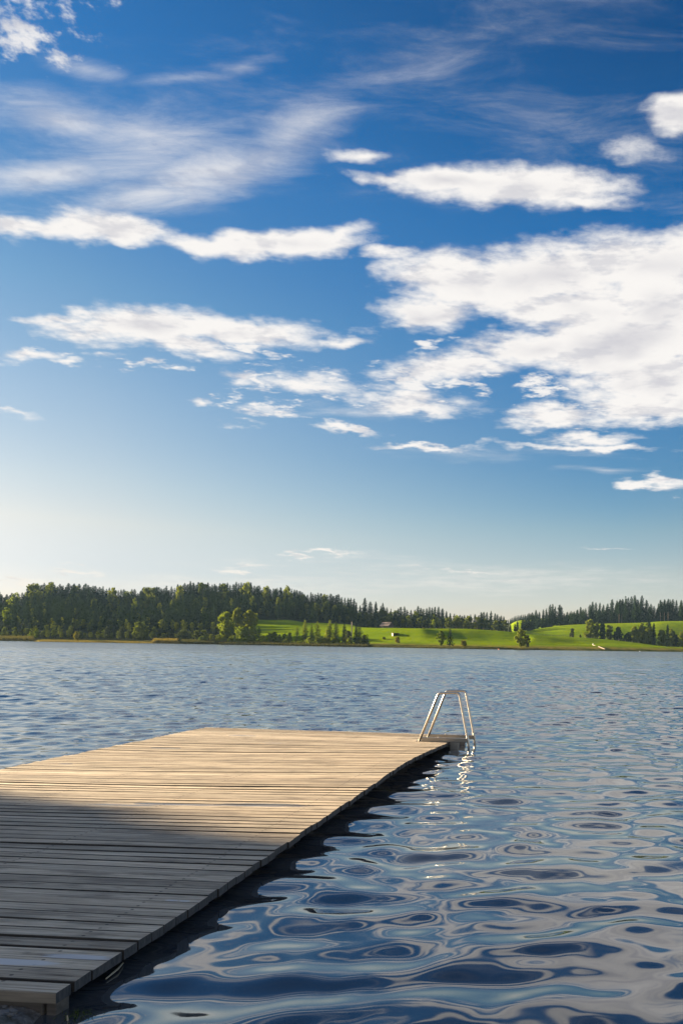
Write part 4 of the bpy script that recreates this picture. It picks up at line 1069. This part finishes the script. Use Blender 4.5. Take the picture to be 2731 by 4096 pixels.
# ------------------------------------------------------------------ the near bank
def near_ground():
    r = np.random.default_rng(5)
    U = np.linspace(0, 1, 90)
    xs = np.concatenate([np.linspace(-130, -6, 60), np.linspace(-5.8, 4, 130), np.linspace(4.4, 40, 30)])
    ys = np.concatenate([np.linspace(-40, 1.5, 30), np.linspace(1.6, 5.2, 90), np.linspace(5.5, 24, 40)])
    X, Y = np.meshgrid(xs, ys, indexing='ij')
    # waterline: just past the dock's landward end on the left, curving forward out of the frame far left, back to the right
    yl = np.where(X < -2.50, 3.95, 3.95 - 1.6 * np.clip((X + 2.50) / .22, 0, 1)) + np.clip((-X - 9.5) / 6, 0, 1) * 10 - np.clip((X - 0) / 10, 0, 1) * 2
    d = yl - Y
    Z = np.where(d > 0, .02 + .10 * np.clip(d, 0, 1.0) + .25 * np.clip(d - 1, 0, 40) ** .5 * .3, .16 * np.clip(d, -6, 0) + .02)
    Z += .012 * np.sin(X * 9 + Y * 5) * np.sin(Y * 11 - X * 3) * (d > -.5)
    i = np.arange(len(xs) - 1)[:, None] * len(ys) + np.arange(len(ys) - 1)[None, :]
    q = np.stack([i, i + len(ys), i + len(ys) + 1, i + 1], -1).reshape(-1, 4)
    V = np.stack([X, Y, Z], -1).reshape(-1, 3)
    m, T, bs, out = material('bank_gravel')
    gp = T.new('ShaderNodeNewGeometry').outputs['Position']
    n = T.noise(gp, 22.0, 5.0, .65); n2 = T.noise(gp, 3.0, 3.0, .6)
    c = T.mix(T.maprange(n, .3, .7), (.045, .038, .030), (.17, .155, .14)); c = T.mix(T.math('MULTIPLY', T.maprange(n2, .5, .65), .6), c, (.045, .055, .02))
    T.set(bs.inputs['Base Color'], c); bs.inputs['Roughness'].default_value = .9
    bp = T.new('ShaderNodeBump'); T.set(bp.inputs['Height'], n); bp.inputs['Distance'].default_value = .02; T.l.new(bp.outputs[0], bs.inputs['Normal'])
    tag(link('near_bank_ground', mesh_np('near_bank_ground', V, [q], [m], smooth=True)), kind='structure')
    # stones lying on it
    ico = [(0, 0, -1), (.72, -.53, -.45), (-.28, -.85, -.45), (-.89, 0, -.45), (-.28, .85, -.45), (.72, .53, -.45), (.28, -.85, .45), (-.72, -.53, .45), (-.72, .53, .45), (.28, .85, .45), (.89, 0, .45), (0, 0, 1)]
    fc = [(0, 1, 2), (1, 0, 5), (0, 2, 3), (0, 3, 4), (0, 4, 5), (1, 5, 10), (2, 1, 6), (3, 2, 7), (4, 3, 8), (5, 4, 9), (1, 10, 6), (2, 6, 7), (3, 7, 8), (4, 8, 9), (5, 9, 10), (6, 10, 11), (7, 6, 11), (8, 7, 11), (9, 8, 11), (10, 9, 11)]
    mb_ = MB()
    from numpy import interp as _i
    for k in range(700):
        x = r.uniform(-4.6, -2.5); y = r.uniform(2.5, 3.72)
        s = abs(r.normal(0, .011)) + .005; a = r.uniform(0, 6.28)
        dd = 3.95 - y; z = .02 + .10 * min(dd, 1) + .012 * math.sin(x * 9 + y * 5) * math.sin(y * 11 - x * 3)
        sc = (s * r.uniform(.8, 1.5), s * r.uniform(.7, 1.1), s * r.uniform(.4, .8))
        mb_.add([(x + (p[0] * math.cos(a) - p[1] * math.sin(a)) * sc[0] * r.uniform(.85, 1.15), y + (p[0] * math.sin(a) + p[1] * math.cos(a)) * sc[1], z + p[2] * sc[2]) for p in ico], fc)
    tag(mb_.build('gravel', M_stone, smooth=False), 'loose grey pebbles on the bank in front of the dock', 'gravel', kind='stuff')
near_ground()
def small_things():
    mb_ = MB(); v = at(269, 4110, 3.62); v.z = -.05; t = at(270.5, 4062, 3.62)
    mb_.tube([v, v.lerp(t, .5) + Vector((.004, 0, 0)), t], [.005, .0045, .003], 6); tag(mb_.build('reed_stalk', M_stalk), 'single dry pale stalk sticking up beside the near dock corner', 'stalk')
    mb_ = MB(); a = at(424, 3961, 4.05); b = at(492, 3917, 4.25); a.z = b.z = .012
    mb_.tube([a, a.lerp(b, .5) + Vector((.01, .01, .004)), b], [.004, .006, .004], 6); tag(mb_.build('twig', M_stalk), 'thin dry twig floating beside the dock near the bank', 'twig')
    # weed tuft at the waterline
    r = random.Random(4); mb_ = MB(); c = at(312, 4088, 3.66); c.z = 0.0
    for k in range(90):
        p = c + Vector((r.gauss(0, .05), r.gauss(0, .03), 0)); h = r.uniform(.006, .020); w = .003; an = r.uniform(0, 3.14); l = Vector((r.gauss(0, .02), r.gauss(0, .02), h))
        sd_ = Vector((math.cos(an) * w, math.sin(an) * w, 0)); mb_.add([p - sd_, p + sd_, p + l], [(0, 1, 2)])
    tag(mb_.build('water_weed', M_leaf), 'patch of green water weed at the foot of the dock corner', 'weed', kind='stuff')
small_things()

# trees on the near bank, left of the frame: they throw the shade over the landward half of the dock
p_ax = Vector((math.sin(SUN_FWD), math.cos(SUN_FWD))); l_ax = Vector((-math.cos(SUN_FWD), math.sin(SUN_FWD)))
SHADE_Q = 4.85
def near_tree(q, s, h, rad, seed, low=.10):
    xy = p_ax * q + l_ax * s
    root = empty('bank_tree', (xy.x, xy.y, .3)); tag(root, 'leafy tree on the near bank left of the dock', 'tree', 'trees on the near bank')
    Vc, Qc, cc = leafy_crown(seed, h, rad, low, 34, 120, .34)
    link('crown', mesh_np('crown', Vc, [Qc], [M_leaf]), root)
    Vt, Qt = trunk_arrays(h * .85, .24); Vt, Fs = limbs(Vt, Qt, cc, h, .24, .12)
    link('trunk', mesh_np('trunk', Vt, Fs, [M_bark]), root)
k = 0
for q, s in ((SHADE_Q - 3.4, 30), (SHADE_Q - 3.0, 37), (SHADE_Q - 7.5, 33), (SHADE_Q - 7.5, 42), (SHADE_Q - 12, 29), (SHADE_Q - 12.5, 38), (SHADE_Q - 17, 34), (SHADE_Q - 5.5, 46), (SHADE_Q - 10, 47), (SHADE_Q - 22, 32), (SHADE_Q - 27, 35)):
    near_tree(q, s + 24, 19 + (k * 37 % 5) * .7, 3.6, 200 + k); k += 1

for j_, (dq, s) in enumerate(((-.62, 51), (-.75, 47), (-.70, 56), (-1.3, 53), (-1.6, 49))):  # extra unseen trees, crowns shaped to level the shade edge across the dock
    zc = (s - 5.9) * math.tan(SUN_EL) + .35; hB = zc + 7.5
    near_tree(SHADE_Q + dq, s, hB, 2.1, 240 + j_, (zc / hB - .06) / .94)

# ------------------------------------------------------------------ the air over the lake
HAZE = 0.000045
if HAZE > 0:
    mb_ = MB(); mb_.box(-900, 700, -120, 1560, -7, 90)
    hz = mb_.build('haze', M_white)
    m = bpy.data.materials.new('haze'); m.use_nodes = True; T = NT(m.node_tree); T.n.clear()
    vol = T.new('ShaderNodeVolumePrincipled'); vol.inputs['Color'].default_value = (.42, .68, 1.0, 1); vol.inputs['Density'].default_value = HAZE; vol.inputs['Anisotropy'].default_value = 0.0
    T.l.new(vol.outputs[0], T.new('ShaderNodeOutputMaterial').inputs['Volume'])
    hz.data.materials.clear(); hz.data.materials.append(m)
    tag(hz, kind='stuff')
